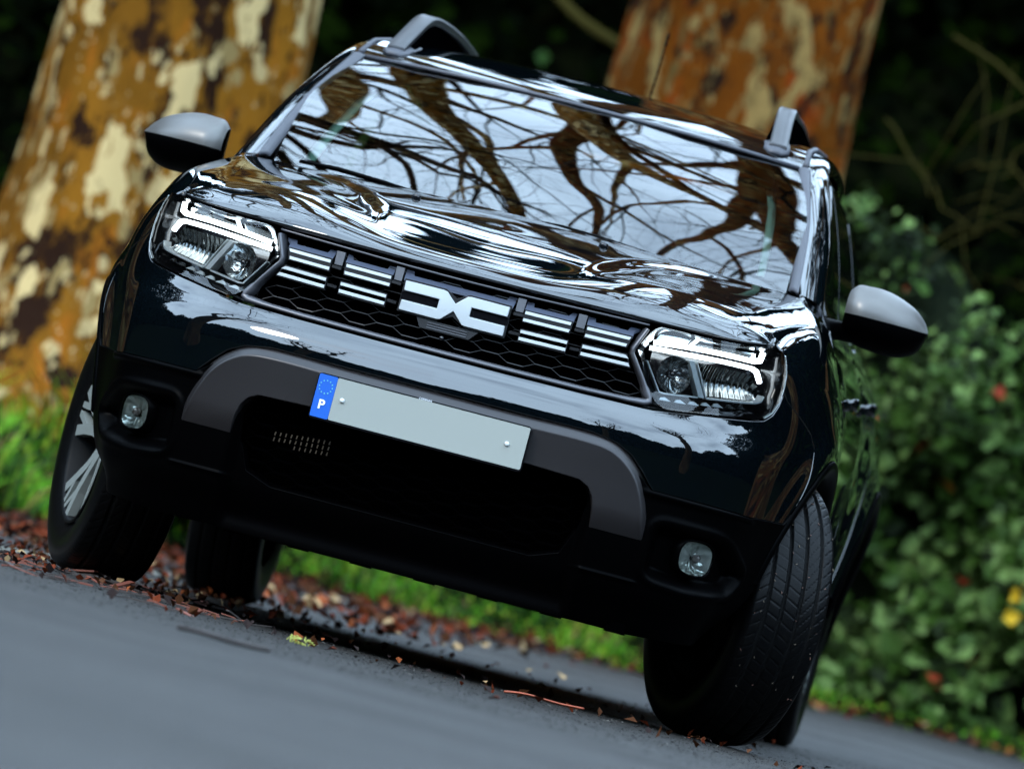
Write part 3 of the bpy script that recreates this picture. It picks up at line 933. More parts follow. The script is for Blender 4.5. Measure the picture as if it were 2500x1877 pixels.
    for rr_, oo in ((.408, .002), (.402, .009), (.388, .011), (.362, .006), (.360, -.04)):
        yy = rr_*np.cos(tt); zz = .355+rr_*np.sin(tt); rows.append(W(s*np.interp(yy+.86, sD(_u), _u), zz, np.full(50, oo)))
    gridmesh('arch_cladding', np.array(rows), M['black'], car)
    # arch liner
    tt = np.linspace(R(-15), R(168), 40)
    for y0 in (0, 2.70):
        rows = [np.stack([np.full(40, s*xx), y0+.40*np.cos(tt), .355+.40*np.sin(tt)], -1) for xx in (.86, .52)]
        gridmesh('arch_liner', np.array(rows), M['deep'], car)
    # lower side trim piece behind headlight: dark triangle vent at the wing top (satin strip)
    rows = []
    A = [(.775, -.1, 1.057), (.784, -.1, 1.031), (.797, -.1, 1.012), (.826, -.1, .992), (.846, -.1, .978), (.858, -.1, .958)]
    # side panels ------------------------------------------------------
    S_ = mir(SD, s)
    hd = []
    fd = panel('front_door', [(.475, .40), (1.44, .40), (1.475, .60), (1.485, 1.118), (.56, 1.100), (.475, 1.04), (.480, .80)], [], S_, M['paint'], car, .03, depth=.012)
    rd = panel('rear_door', [(1.448, .40), (2.10, .40), (2.20, .47), (2.30, .68), (2.42, .84), (2.52, .92), (2.50, 1.135), (1.494, 1.118), (1.484, .60)], [], S_, M['paint'], car, .03, depth=.012)
    a2 = [(2.70+.42*math.cos(t), .355+.42*math.sin(t)) for t in np.linspace(R(168), R(8), 24)]
    panel('rear_quarter', [(2.22, .47)]+a2+[(3.25, .42), (3.40, .55), (3.42, 1.12), (3.30, 1.17), (2.6, 1.15), (2.51, 1.137), (2.53, .915), (2.43, .833), (2.31, .675)], [], S_, M['paint'], car, .03, depth=.012)
    rows = []; tt = np.linspace(R(-8), R(188), 50)
    for rr_, oo in ((.425, .002), (.418, .010), (.400, .012), (.372, .006), (.370, -.04)):
        rows.append(S_(2.70+rr_*np.cos(tt), .355+rr_*np.sin(tt), np.full(50, oo)))
    gridmesh('arch_cladding', np.array(rows), M['black'], car)
    panel('side_sill', [(.40, .235), (2.30, .235), (2.28, .388), (.44, .388)], [], S_, M['black'], car, .03, off=.008, depth=.03)
    # windows
    panel('window_frame', [(.55, 1.105), (3.28, 1.15), (3.0, 1.42), (2.6, 1.515), (2.1, 1.555), (1.5, 1.545), (1.25, 1.495), (1.0, 1.405), (.8, 1.29), (.64, 1.185)], [], S_, M['gloss'], car, .03, off=-.006, depth=.03)
    panel('side_window', [(.70, 1.135), (1.45, 1.14), (1.45, 1.515), (1.26, 1.470), (1.05, 1.395), (.84, 1.275)], [], S_, M['glass_dark'], car, .03, off=-.001, depth=.006)
    panel('side_window', [(1.53, 1.14), (2.42, 1.155), (2.36, 1.505), (2.05, 1.530), (1.53, 1.520)], [], S_, M['glass_dark'], car, .03, off=-.001, depth=.006)
    panel('side_window', [(2.50, 1.165), (3.12, 1.17), (2.92, 1.39), (2.50, 1.485)], [], S_, M['glass_dark'], car, .03, off=-.001, depth=.006)
    # handles
    for y0, zz, dr in ((1.33, .955, fd), (2.30, .985, rd)):
        P = S_(np.linspace(y0-.10, y0+.10, 9), np.full(9, zz), np.array([-.006, .006, .012, .014, .015, .014, .012, .006, -.006]))
        mb = MB(); mb.tube(P, [.006, .014, .016, .016, .016, .016, .016, .013, .006], 10, flat=(.45, 1.1)); mb.build('door_handle', M['paint'], dr, True)
    # A pillar and roof rail panel
    I_ = [(.722, .44, 1.168), (.707, .60, 1.256), (.683, .80, 1.362), (.654, .97, 1.448), (.628, 1.12, 1.520), (.612, 1.30, 1.573), (.606, 1.55, 1.600), (.604, 2.0, 1.622), (.59, 2.7, 1.598), (.56, 3.25, 1.52)]
    O_ = [(.796, .50, 1.118), (.775, .66, 1.205), (.748, .86, 1.312), (.712, 1.06, 1.412), (.682, 1.24, 1.488), (.668, 1.42, 1.530), (.660, 1.65, 1.552), (.655, 2.1, 1.560), (.64, 2.7, 1.53), (.60, 3.25, 1.45)]
    Mi = [tuple(np.array(a)*.62+np.array(b_)*.38+np.array([.014, -.004, .012])) for a, b_ in zip(I_, O_)]
    Mo = [tuple(np.array(a)*.22+np.array(b_)*.78+np.array([.014, 0, .010])) for a, b_ in zip(I_, O_)]
    P = loft([I_, Mi, Mo, O_], 90, 14)*[s, 1, 1]
    gridmesh('a_pillar', P, M['paint'], car)
    # weather strip beside the glass
    G_ = [(.700, .47, 1.168), (.688, .60, 1.243), (.664, .80, 1.353), (.633, .97, 1.443), (.602, 1.117, 1.518)]
    I2 = [(.724, .44, 1.166), (.709, .60, 1.258), (.685, .80, 1.364), (.656, .97, 1.450), (.630, 1.12, 1.522)]
    M2 = [tuple((np.array(a)+np.array(b_))/2+np.array([.0, -.003, .004])) for a, b_ in zip(G_, I2)]
    P = loft([G_, M2, I2], 50, 7)*[s, 1, 1]
    ws_ = gridmesh('weather_strip', P, M['rubber'], car)
    md = ws_.modifiers.new('t', 'SOLIDIFY'); md.thickness = .012; md.offset = 0
    # roof rain channel
    mb = MB(); mb.tube(np.array([(.616, 1.13, 1.532), (.606, 1.3, 1.580), (.602, 1.6, 1.609), (.600, 2.1, 1.628), (.585, 2.7, 1.603), (.555, 3.25, 1.53)])*[s, 1, 1], .009, 8); mb.build('roof_channel', M['rubber'], car, True)
    # mirror
    xs = np.array([.842, .850, .870, .900, .940, .980, 1.010, 1.035, 1.052, 1.060])
    zt = Sp([.842, .855, .875, .905, .955, .995, 1.022, 1.043, 1.055, 1.061], [1.222, 1.238, 1.2435, 1.2455, 1.240, 1.2265, 1.2125, 1.194, 1.178, 1.166])
    zb = Sp([.842, .855, .875, .905, .965, 1.01, 1.035, 1.052, 1.061], [1.118, 1.100, 1.089, 1.083, 1.080, 1.087, 1.101, 1.126, 1.158])
    def shell(z_from, z_to, k=18):
        rows = []
        xq = .842+(1.061-.842)*(np.linspace(0, 1, 40))**1.0
        for xx in xq:
            T_, B_ = float(zt(xx)), float(zb(xx)); mid = 1.1585+(xx-.84)*.012
            a0 = T_ if z_from is None else mid; a1 = B_ if z_to is None else mid
            e = math.sqrt(max(0, 1-((xx-.930)/.1335)**2)) if xx > .93 else math.sqrt(max(0, 1-((xx-.93)/.10)**4))
            rows.append([(xx, z) for z in np.linspace(a0, a1, k)])
        P = np.zeros((len(rows), k, 3))
        for i, r_ in enumerate(rows):
            xx = r_[0][0]; T_, B_ = float(zt(xx)), float(zb(xx)); c_z = (T_+B_)/2; hh = max((T_-B_)/2, 1e-4)
            e = max(0, 1-max(0, (xx-.90)/.165)**3)*max(0, 1-max(0, (.90-xx)/.075)**2.2)
            for j, (_, z) in enumerate(r_):
                v = np.clip((z-c_z)/hh, -1, 1)
                P[i, j] = (xx, .70-.115*(max(0, 1-abs(v)**2.3))**.62*(.35+.65*e)-.0*xx+(xx-.95)*.25, z)
        return P*[s, 1, 1]
    mr_ = gridmesh('door_mirror', shell('m', None), M['black'], car)
    gridmesh('mirror_cap', shell(None, 'm')+np.array([0, -.002, 0.0]), M['mirror'], mr_)
    mb = MB()
    pb = [(x_, float(zt(x_))-.002) for x_ in np.linspace(.843, 1.06, 16)]+[(x_, float(zb(x_))+.002) for x_ in np.linspace(1.06, .843, 16)]
    def BK(a, b_, off): a = np.asarray(a, float); return np.stack([s*a, .70+(a-.95)*.25-off, np.asarray(b_, float)], -1)
    mb.prism(pb, BK, .002, -.03, capback=True); mb.build('mirror_back', M['black'], mr_)
    mb = MB(); mb.prism(rrect(.862, 1.035, 1.105, 1.215, .03), BK, -.031, -.033, capback=True); mb.build('mirror_glass', M['chrome'], mr_)
    mb = MB(); mb.tube(np.array([(.775, .62, 1.095), (.80, .635, 1.105), (.835, .66, 1.112), (.90, .67, 1.112)])*[s, 1, 1], [.052, .042, .034, .030], 14, flat=(1, .75)); mb.build('mirror_arm', M['black'], mr_, True)
    mb = MB(); mb.tube(np.array([(.775, .58, 1.130), (.766, .62, 1.175), (.757, .68, 1.225), (.747, .74, 1.266)])*[s, 1, 1], [.016, .012, .009, .004], 8, flat=(1, .5)); mb.build('window_corner_trim', M['rubber'], car, True)
    # roof rail
    path = np.array([(.530, 1.150, 1.562), (.526, 1.21, 1.586), (.519, 1.30, 1.622), (.513, 1.39, 1.656), (.509, 1.47, 1.678), (.504, 1.58, 1.690), (.496, 1.8, 1.696), (.495, 2.2, 1.700), (.490, 2.6, 1.688), (.485, 2.85, 1.655), (.48, 3.0, 1.59)])
    pp = smoothline(path, 60)
    def rsec(p, t):
        wd = .0215; hh = .014
        return None
    rows = []
    for (ox, oz) in ((-.9, -1), (-1, .6), (-.75, 1), (.75, 1), (1, .6), (.9, -1)):
        rows.append(pp+np.array([ox*.0255, 0, oz*.011]))
    rows = np.array(rows)
    g = rows.transpose(1, 0, 2)
    rl = MB(); r_, c2 = g.shape[:2]
    rl.add((g*[s, 1, 1]).reshape(-1, 3), [(i*c2+j, i*c2+(j+1) % c2, (i+1)*c2+(j+1) % c2, (i+1)*c2+j) for i in range(r_-1) for j in range(c2)]+[tuple(range(c2)), tuple((r_-1)*c2+j for j in range(c2))])
    rail = rl.build('roof_rail', M['rail'], car, bevel=.003)
    # inner black web below the ramp
    rx = lambda y: float(np.interp(y, [1.0, 1.15, 1.4, 1.7, 2.2, 3.0], [1.545, 1.560, 1.595, 1.612, 1.625, 1.57]))
    mb = MB()
    for (ya, yb) in ((1.24, 2.95),):
        ys = np.linspace(ya, yb, 20)
        top = [(y, float(np.interp(y, pp[:, 1], pp[:, 2]))-.008) for y in ys]; bot = [(y, rx(y)-.02) for y in ys[::-1]]
        if ya < 2: bot = [(y, min(rx(y)-.02, float(np.interp(y, pp[:, 1], pp[:, 2]))-.012)) for y in ys[::-1]]
        def RW(a, b_, off): a = np.asarray(a, float); return np.stack([s*(.508+np.asarray(off)), a, np.asarray(b_, float)], -1)
        mb.prism(top+bot, RW, .014, -.020, capback=True)
    mb.build('rail_leg', M['deep'], rail)
    mb = MB(); mb.tube(np.array([(.530, 1.125, 1.545), (.528, 1.15, 1.553), (.520, 1.24, 1.572), (.514, 1.34, 1.588), (.508, 1.48, 1.602)])*[s, 1, 1], [.018, .036, .038, .034, .02], 14, flat=(1, .35)); mb.build('rail_foot', M['rubber'], rail, True)
    # strip lit pillar trim seen through the glass
    mb = MB(); mb.tube(np.array([(.618, .55, 1.155), (.606, .70, 1.235), (.588, .85, 1.315), (.568, 1.0, 1.392), (.54, 1.10, 1.44)])*[s, 1, 1], [.016, .016, .015, .013, .008], 8, flat=(1, .5)); mb.build('pillar_trim', M['trim_light'], car, True)
    # seats
    mb = MB(); mb.box((s*.22 if s > 0 else -.62, 1.35, .55), (.62 if s > 0 else -.22, 1.55, 1.22)); mb.box((s*.30 if s > 0 else -.54, 1.38, 1.24), (.54 if s > 0 else -.30, 1.50, 1.40)); mb.build('seat', M['seat'], car, bevel=.04)
    # satin vent strip on the wing
    A = np.array([(.783, -.02, 1.060), (.790, -.03, 1.036), (.800, -.04, 1.016), (.826, -.05, .995), (.850, -.06, .975), (.868, -.07, .945)])
    B = np.array([(.800, -.02, 1.066), (.806, -.03, 1.040), (.818, -.04, 1.024), (.842, -.05, 1.000), (.862, -.06, .978), (.870, -.07, .948)])

# roof ----------------------------------------------------------------
ctr = [(1.0, 1.529), (1.03, 1.542), (1.25, 1.590), (1.55, 1.630), (1.9, 1.652), (2.3, 1.655), (2.8, 1.632), (3.3, 1.575)]
edg = [(.610, 1.118, 1.524), (.612, 1.14, 1.534), (.604, 1.30, 1.578), (.600, 1.55, 1.606), (.598, 1.9, 1.622), (.597, 2.3, 1.624), (.585, 2.8, 1.598), (.56, 3.3, 1.53)]
cols = []
for u in np.linspace(-1, 1, 81):
    a = abs(u); c = []
    for (yc, zc), (xe, ye, ze) in zip(ctr, edg):
        c.append((u*xe, yc+(ye-yc)*a**2.2, zc-(zc-ze)*a**2.4))
    cols.append(smoothline(c, 110))
P = np.array(cols).transpose(1, 0, 2)
roof = gridmesh('roof', P, M['paint'], car)
mb = MB(); mb.tube([(-.6, 1.116, 1.5225), (-.45, 1.056, 1.527), (-.3, 1.022, 1.530), (0, .999, 1.532), (.3, 1.022, 1.530), (.45, 1.056, 1.527), (.6, 1.116, 1.5225)], .0055, 8); mb.build('windscreen_seal', M['rubber'], car, True)
# windscreen ----------------------------------------------------------
cols = []
for u in np.linspace(-1, 1, 101):
    a = abs(u); b0 = np.array([u*.712, .30+.195*a**2.1, 1.130+.036*a**3]); t0 = np.array([u*.604, 1.0+.117*a**2.0, 1.528-.009*a**2])
    c = []
    for t in np.linspace(0, 1, 60):
        p = b0*(1-t)+t0*t; bl = math.sin(math.pi*t)
        p = p+np.array([u*.020*bl, -.016*bl, .024*bl]); c.append(p)
    cols.append(c)
P = np.array(cols).transpose(1, 0, 2)
wsn = gridmesh('windscreen', P, M['screen'], car)
# frit: black border printed inside the glass
def sub(P, mask_f, off): return P+off
r_, c_n = P.shape[:2]
ii, jj = np.meshgrid(np.arange(r_-1), np.arange(c_n-1), indexing='ij')
uu = np.abs((jj+.5)/(c_n-1)*2-1); vv = (ii+.5)/(r_-1)
m_ = (uu > .885) | (vv > .935) | (vv < .10)
F = np.stack([ii*c_n+jj, ii*c_n+jj+1, (ii+1)*c_n+jj+1, (ii+1)*c_n+jj], -1)[m_]
mk('screen_border', P.reshape(-1, 3)+np.array([0, .006, -.007]), np.ascontiguousarray(F.reshape(-1, 4)), M['deep'], wsn)
# interior
mb = MB(); mb.box((-.70, .42, .80), (.70, .92, 1.10)); mb.build('dashboard', M['seat'], car, bevel=.05)
mb = MB(); mb.box((-.78, .45, .35), (.78, 3.3, .55)); mb.box((-.62, 2.2, .5), (.62, 2.4, 1.15)); mb.build('cabin_floor', M['seat'], car)
th = np.linspace(0, 2*math.pi, 25)
mb = MB(); mb.tube(np.stack([.36+.18*np.cos(th), .98+.05*np.sin(th), 1.02+.16*np.sin(th)], 1), .014, 8, cap=False); mb.build('steering_wheel', M['seat'], car, True)
mb = MB(); mb.box((-.66, .50, 1.53), (.66, .52, 1.54)); 
lin = np.array([p+np.array([0, 0, -.03]) for p in np.array(cols)[::8, ::59].reshape(-1, 3)])
P2 = np.array([[(x_, y_, np.interp(y_, [c[0] for c in ctr], [c[1] for c in ctr])-.045-.05*abs(x_/.6)**2) for x_ in np.linspace(-.6, .6, 9)] for y_ in np.linspace(1.05, 3.2, 12)])
gridmesh('headlining', P2, M['seat'], car)
# wipers
for x0, x1, dx in ((-.50, -.40, 1), (.10, .20, 1)):
    mb = MB(); mb.tube([(x0-.10, .325, 1.171), (x0, .33, 1.176), (x1+.02, .325, 1.172), (x1+.14, .315, 1.166)], [.005, .0065, .0065, .004], 8)
    mb.build('wiper', M['black'], car, True)
# antenna
mb = MB(); mb.tube([(0, 3.08, 1.60), (0, 3.09, 1.635)], [.02, .010], 10)
n_ = 60; t = np.linspace(0, 1, n_)
mb.tube(np.stack([np.full(n_, .0), 3.09+.11*t, 1.62+.315*t], 1), np.where(np.arange(n_) % 4 < 2, .0034, .0024)*np.where(t > .88, 1.5, 1), 6)
mb.build('antenna', M['black'], car, True)
# tail ---------------------------------------------------------------
tail = []
for z, y, xw in ((1.53, 3.30, .56), (1.45, 3.36, .60), (1.17, 3.49, .72), (1.10, 3.52, .80), (.9, 3.55, .82), (.6, 3.55, .84), (.35, 3.50, .82)):
    tail.append([(xw*u, y-.22*abs(u)**3, z) for u in np.linspace(-1, 1, 21)])
gridmesh('tailgate', np.array(tail), M['paint'], car, flip=True)
gridmesh('rear_window', np.array([[(.9*p[0], p[1]+.006, p[2]) for p in r] for r in (tail[1], tail[2])]), M['glass_dark'], car, flip=True)
# underside
mb = MB()
mb.box((-.60, -.60, .235), (.60, -.30, .40)); mb.box((-.50, -.30, .27), (.50, 2.2, .42)); mb.box((-.47, 2.95, .30), (.47, 3.45, .45)); mb.build('underbody', M['deep'], car)
mb = MB(); mb.box((-.70, -.05, .30), (.70, .06, .36)); mb.box((-.68, 2.64, .27), (.68, 2.76, .36)); mb.box((-.11, 2.55, .20), (.11, 2.83, .40)); mb.build('axle', M['deep'], car, bevel=.02)
mb = MB(); mb.tube([(-.30, 2.6, .28), (-.33, 3.0, .27), (-.42, 3.45, .27)], .03, 12); mb.build('exhaust_pipe', M['indicator'], car, True)
mb = MB()
for k in range(14):
    x = -.5+k*.08; mb.box((x, -.70-.01*(k % 3), .2135-.006*(k % 2)), (x+.05, -.66, .235))
o = mb.build('bumper_clips', M['deep'], car); o['kind'] = 'stuff'


# wheels --------------------------------------------------------------
def tyre_mesh():
    NA, ro = 900, .352
    ww = .108
    prof = [(-.085, .225), (-.100, .250), (-.1085, .285), (-.107, .315), (-.101, .333)]
    tr = np.linspace(-.094, .094, 76)
    wv_, rv = [p[0] for p in prof], [p[1] for p in prof]
    ws2 = np.concatenate([wv_, tr, [-p for p in wv_[::-1]]])
    rs = np.concatenate([rv, ro-.013*(np.abs(tr)/.094)**3.2, rv[::-1]])
    A = np.arange(NA)*2*math.pi/NA
    Wd, An = np.meshgrid(ws2, A)
    Rr = np.broadcast_to(rs, Wd.shape).copy()
    isT = (np.abs(Wd) <= .0941)
    g = np.zeros_like(Rr)
    for c in (-.066, -.024, .020, .062):
        g = np.maximum(g, np.clip(1.5-np.abs(Wd-c)/.0036, 0, 1))
    ph = An*72/(2*math.pi)
    sh = np.where(Wd > .062, ph*1.0+Wd*38, np.where(Wd > .020, ph*.9999+Wd*45, np.where(Wd > -.024, ph-Wd*16, np.where(Wd > -.066, ph-Wd*14, ph*1+Wd*28))))
    si = np.clip(1.4-np.abs((sh % 1)-.5)/.035, 0, 1)
    wid = np.where((Wd > .028) & (Wd < .05), 1, 1)
    g2 = np.maximum(g, si*.55)
    Rr -= .0075*np.maximum(g, g2*.6)*isT
    X = Wd; Y = Rr*np.cos(An); Z = Rr*np.sin(An)
    P = np.stack([X, Y, Z], -1)                           # (NA, cols)
    me = bpy.data.meshes.new('tyre')
    r, c = P.shape[:2]
    i, j = np.meshgrid(np.arange(r), np.arange(c-1), indexing='ij'); i2 = (i+1) % r
    F = np.stack([i*c+j, i2*c+j, i2*c+j+1, i*c+j+1], -1).reshape(-1, 4)[:, ::-1]
    me.vertices.add(r*c); me.vertices.foreach_set('co', P.astype(np.float32).ravel())
    me.loops.add(F.size); me.loops.foreach_set('vertex_index', np.ascontiguousarray(F).ravel().astype(np.int32))
    me.polygons.add(len(F)); me.polygons.foreach_set('loop_start', np.arange(0, F.size, 4, dtype=np.int32))
    gm = ((g2*isT)[i, j]+(g2*isT)[i2, np.minimum(j+1, c-1)])/2 > .42
    me.polygons.foreach_set('material_index', gm.ravel().astype(np.int32))
    me.update(calc_edges=True); me.polygons.foreach_set('use_smooth', np.full(len(F), True))
    me.materials.append(M['tyre']); me.materials.append(M['groove'])
    return me


def revolve(mb, prof, n=64, mi=0):
    A = np.arange(n)*2*math.pi/n; k = len(prof)
    P = np.array([[(x, r*math.cos(a), r*math.sin(a)) for a in A] for x, r in prof]).reshape(-1, 3)
    mb.add(P, [(i*n+j, i*n+(j+1) % n, (i+1)*n+(j+1) % n, (i+1)*n+j) for i in range(k-1) for j in range(n)], mi)


TY = tyre_mesh()
mb = MB(); revolve(mb, [(-.095, .228), (.085, .228), (.098, .232), (.100, .226), (.090, .220), (.02, .212), (-.09, .205)], 72)
rim_me = mb.build('rim', M['alloyblack'], None, True); RIM = rim_me.data; bpy.data.objects.remove(rim_me)
mb = MB(); revolve(mb, [(-.02, .15), (.0, .15), (.0, .05), (.045, .045), (.06, .028), (.062, .0)], 48); revolve(mb, [(.035, .212), (.034, .0)], 48)
hub_ = mb.build('wheel', M['alloyblack'], None); HUB = hub_.data; bpy.data.objects.remove(hub_)


def spoke_me():
    mb = MB()
    def arm(pts, w0, w1, mi, x_out=None):
        # pts [(radius, tangential offset, x)]
        P = np.array(pts); k = len(P); wv_ = np.linspace(w0, w1, k)
        for a, b, wa, wb in zip(P[:-1], P[1:], wv_[:-1], wv_[1:]):
            q = np.array([(a[2], a[0], a[1]-wa), (a[2], a[0], a[1]+wa), (b[2], b[0], b[1]+wb), (b[2], b[0], b[1]-wb)])
            mb.hexa(np.vstack([q, q-[.022, 0, 0]]), mi)
    for sg in (-1, 1):
        arm([(.030, sg*.010, .060), (.10, sg*.016, .072), (.150, sg*.030, .082), (.224, sg*.062, .094)], .0125, .0155, 0)
        arm([(.150, sg*.030, .082), (.19, sg*.018, .088), (.224, sg*.012, .094)], .009, .008, 0)
    o = mb.build('spoke', M['alloy'], None); me = o.data; bpy.data.objects.remove(o); return me


SPK = spoke_me()


def wheel(x, y, steer, side):
    o = newobj('wheel', HUB.copy() if False else HUB, None, car); o.location = (x, y, .352)
    o.rotation_euler = (0, 0, steer+(0 if side > 0 else math.pi))
    t = newobj('tyre', TY, None, o); t.rotation_euler = (random.random()*6, 0, 0)
    r = newobj('rim', RIM, None, o)
    for k in range(5):
        sp = newobj('spoke', SPK, None, o); sp.rotation_euler = (k*2*math.pi/5+.35, 0, 0)
    return o


wheel(.800, 0.0, R(25.5), 1)
wheel(-.800, 0.0, R(19.5), -1)
wheel(.795, 2.70, 0, 1)
wheel(-.795, 2.70, 0, -1)
# grit caught on the near front tyre
fr = [o for o in car.children if o.name.startswith('wheel')][0]
mb = MB()
for i in range(70):
    a = rng.uniform(R(-10), R(125)); xw = rng.uniform(-.095, .10); rr_ = .3525-.013*(abs(xw)/.094)**3.2
    th = a+math.pi/2; L_ = rng.uniform(.0008, .0034)
    mt = Matrix.Translation((xw, -rr_*math.sin(a), rr_*math.cos(a))) @ Matrix.Rotation(a, 4, 'X') @ Matrix.Rotation(rng.uniform(0, 3), 4, 'Z')
    mb.box((-L_, -L_*.3, -.001), (L_, L_*.3, .0012), mt, mi=int(rng.random() < .5))
o = mb.build('tyre_grit', [mat('grit_pale', (.12, .095, .07), .8, spec=.1), mat('grit_brown', (.10, .045, .03), .7)], fr); o['kind'] = 'stuff'
#ENV
# ------------------------------------------------------------------ ground
def yb(x): return 11.6-4.6*sst(-1.4, -2.7, x)+.25*np.sin(x*2.1)


def wob(x, y): return .5*np.sin(x*1.7+.3*y)*np.cos(y*1.3-.4*x)+.3*np.sin(x*3.9+1.3)*np.sin(y*3.1+.7)


def gmask(x, y):                                         # signed distance-like: > 0 on the grass
    return np.maximum(np.maximum(y-yb(x), -2.75-x+.15*wob(x, y)), x-4.5)


def rh(x, y): return (.035+.065*sst(-.3, 1.0, x))*sst(1, 12, y)


def hz(x, y):
    m = gmask(x, y)
    z = rh(x, y)+.30*sst(0, 3.2, m)+.05*sst(0, .6, m)+.02*wob(x*2, y*2)*sst(0, .5, m)
    far = sst(19, 33, y)*6.3
    return z+far*(.85+.15*np.sin(x*.35+1))


def axis(a, b, fine0, fine1, st, grow=1.18):
    c = list(np.arange(fine0, fine1+1e-6, st)); s_ = st; v = fine1
    while v < b: s_ *= grow; v += s_; c.append(min(v, b))
    s_ = st; v = fine0; left = []
    while v > a: s_ *= grow; v -= s_; left.append(max(v, a))
    return np.array(left[::-1]+c)


ax, ay = axis(-500, 500, -6, 8, .2), axis(-400, 600, 3, 34, .25)
X, Y = np.meshgrid(ax, ay)
M['soil'] = mat('dark_soil', (.012, .010, .006), .95, spec=0.)
x = noise(M['soil'], 3., 6, .7); n, l, b = nodes(M['soil'])
rr = ramp(M['soil'], x.outputs['Fac'], [(.35, (.0015, .0015, .001)), (.55, (.003, .004, .0015)), (.75, (.006, .010, .0025))]); l(rr.outputs['Color'], b.inputs['Base Color'])
tag(gridmesh('ground', np.stack([X, Y, hz(X, Y)-.006], -1), M['soil'], None), kind='structure')

M['road'] = mat('wet_asphalt', (.05, .05, .055), .5, spec=.16)
n, l, b = nodes(M['road'])
x1 = noise(M['road'], 130, 4, .75); x2 = noise(M['road'], 1.3, 6, .6, stretch=(1, .8, 1)); x3 = noise(M['road'], 22, 5, .65)
r1 = ramp(M['road'], x1.outputs['Fac'], [(.38, (.002, .0019, .0017)), (.50, (.012, .0110, .0100)), (.62, (.062, .055, .049))])
r2_ = ramp(M['road'], x3.outputs['Fac'], [(.35, (.45, .45, .45)), (.65, (1.3, 1.28, 1.26))])
mx = n.new('ShaderNodeMix'); mx.data_type = 'RGBA'; mx.blend_type = 'MULTIPLY'; mx.inputs['Factor'].default_value = 1
l(r1.outputs['Color'], mx.inputs['A']); l(r2_.outputs['Color'], mx.inputs['B']); l(mx.outputs['Result'], b.inputs['Base Color'])
rg = ramp(M['road'], x2.outputs['Fac'], [(.35, (.50, .50, .50)), (.62, (.62, .62, .62))]); l(rg.outputs['Color'], b.inputs['Roughness'])
bump(M['road'], x1.outputs['Fac'], .75, .004)
ry = np.concatenate([np.arange(-90, -24, 3.), np.arange(-24, 12.2, .15)]); rx_ = np.linspace(0, 1, 60)
P = np.zeros((len(ry), 60, 3))
for i, y in enumerate(ry):
    x0 = -2.85+1.55*sst(6.6, 11.6, y)+.05*math.sin(y*2.2); x1_ = 4.6
    xx = x0+(x1_-x0)*rx_; P[i, :, 0] = xx; P[i, :, 1] = np.minimum(y, yb(xx)+.12); P[i, :, 2] = hz(xx, P[i, :, 1])+.0
    P[i, :, 2] = rh(xx, P[i, :, 1])+.003
tag(gridmesh('road', P, M['road'], None), kind='structure')
M['line'] = mat('worn_line_paint', (.42, .42, .33), .6)
x = noise(M['line'], 35, 5, .7); n, l, b = nodes(M['line']); rr = ramp(M['line'], x.outputs['Fac'], [(.44, (.02, .02, .02)), (.56, (.17, .165, .12))]); l(rr.outputs['Color'], b.inputs['Base Color'])
P = np.array([[(-1.235+.004*math.sin(y*3)+xo, y, float(rh(-1.2, y))+.007) for xo in (0, .06, .12)] for y in np.arange(-30, 11, .25)])
tag(gridmesh('road_line', P, M['line'], None), kind='structure')


# ------------------------------------------------------------------ foliage helpers
def leafset(name, C, size, mats, mids, fold=.35, aspect=.62, tilt=None, parent=None, updir=None, spread=1.):
    """many small folded leaves as one mesh; C (n,3) centres"""
    n = len(C); size = np.broadcast_to(size, (n,))
    d = rng.normal(size=(n, 3)); d /= np.linalg.norm(d, axis=1)[:, None]
    if updir is not None: d = d*spread+np.asarray(updir); d /= np.linalg.norm(d, axis=1)[:, None]
    nrm = rng.normal(size=(n, 3))
    if tilt is not None: nrm = nrm*.55+np.asarray(tilt)
    nrm -= d*(nrm*d).sum(1)[:, None]; nrm /= np.linalg.norm(nrm, axis=1)[:, None]+1e-9
    s = np.cross(d, nrm); h = size[:, None]/2
    a = C-d*h; b = C+d*h; l_ = C+s*h*aspect+nrm*h*fold-d*h*.1; r = C-s*h*aspect+nrm*h*fold-d*h*.1
    V = np.stack([a, l_, b, r], 1).reshape(-1, 3); k = np.arange(n)*4
    F = np.stack([np.stack([k, k+2, k+1], 1), np.stack([k, k+3, k+2], 1)], 1).reshape(-1, 3)
    return mk(name, V, F, mats, parent, False, mids=np.repeat(mids, 2))


def leafmat(name, c, r=.5, tr=0.):
    m = mat(name, c, r, spec=0. if name.startswith('wood') else (.06 if name.startswith('litter') else .12))
    n, l, b = nodes(m); x = noise(m, 2.2, 3, .6); hs = n.new('ShaderNodeMix'); hs.data_type = 'RGBA'
    hs.inputs['A'].default_value = (*[q*.6 for q in c], 1); hs.inputs['B'].default_value = (*[min(1, q*1.45) for q in c], 1)
    l(x.outputs['Fac'], hs.inputs['Factor']); l(hs.outputs['Result'], b.inputs['Base Color'])
    if tr:
        b.inputs['Subsurface Weight'].default_value = 0
    return m


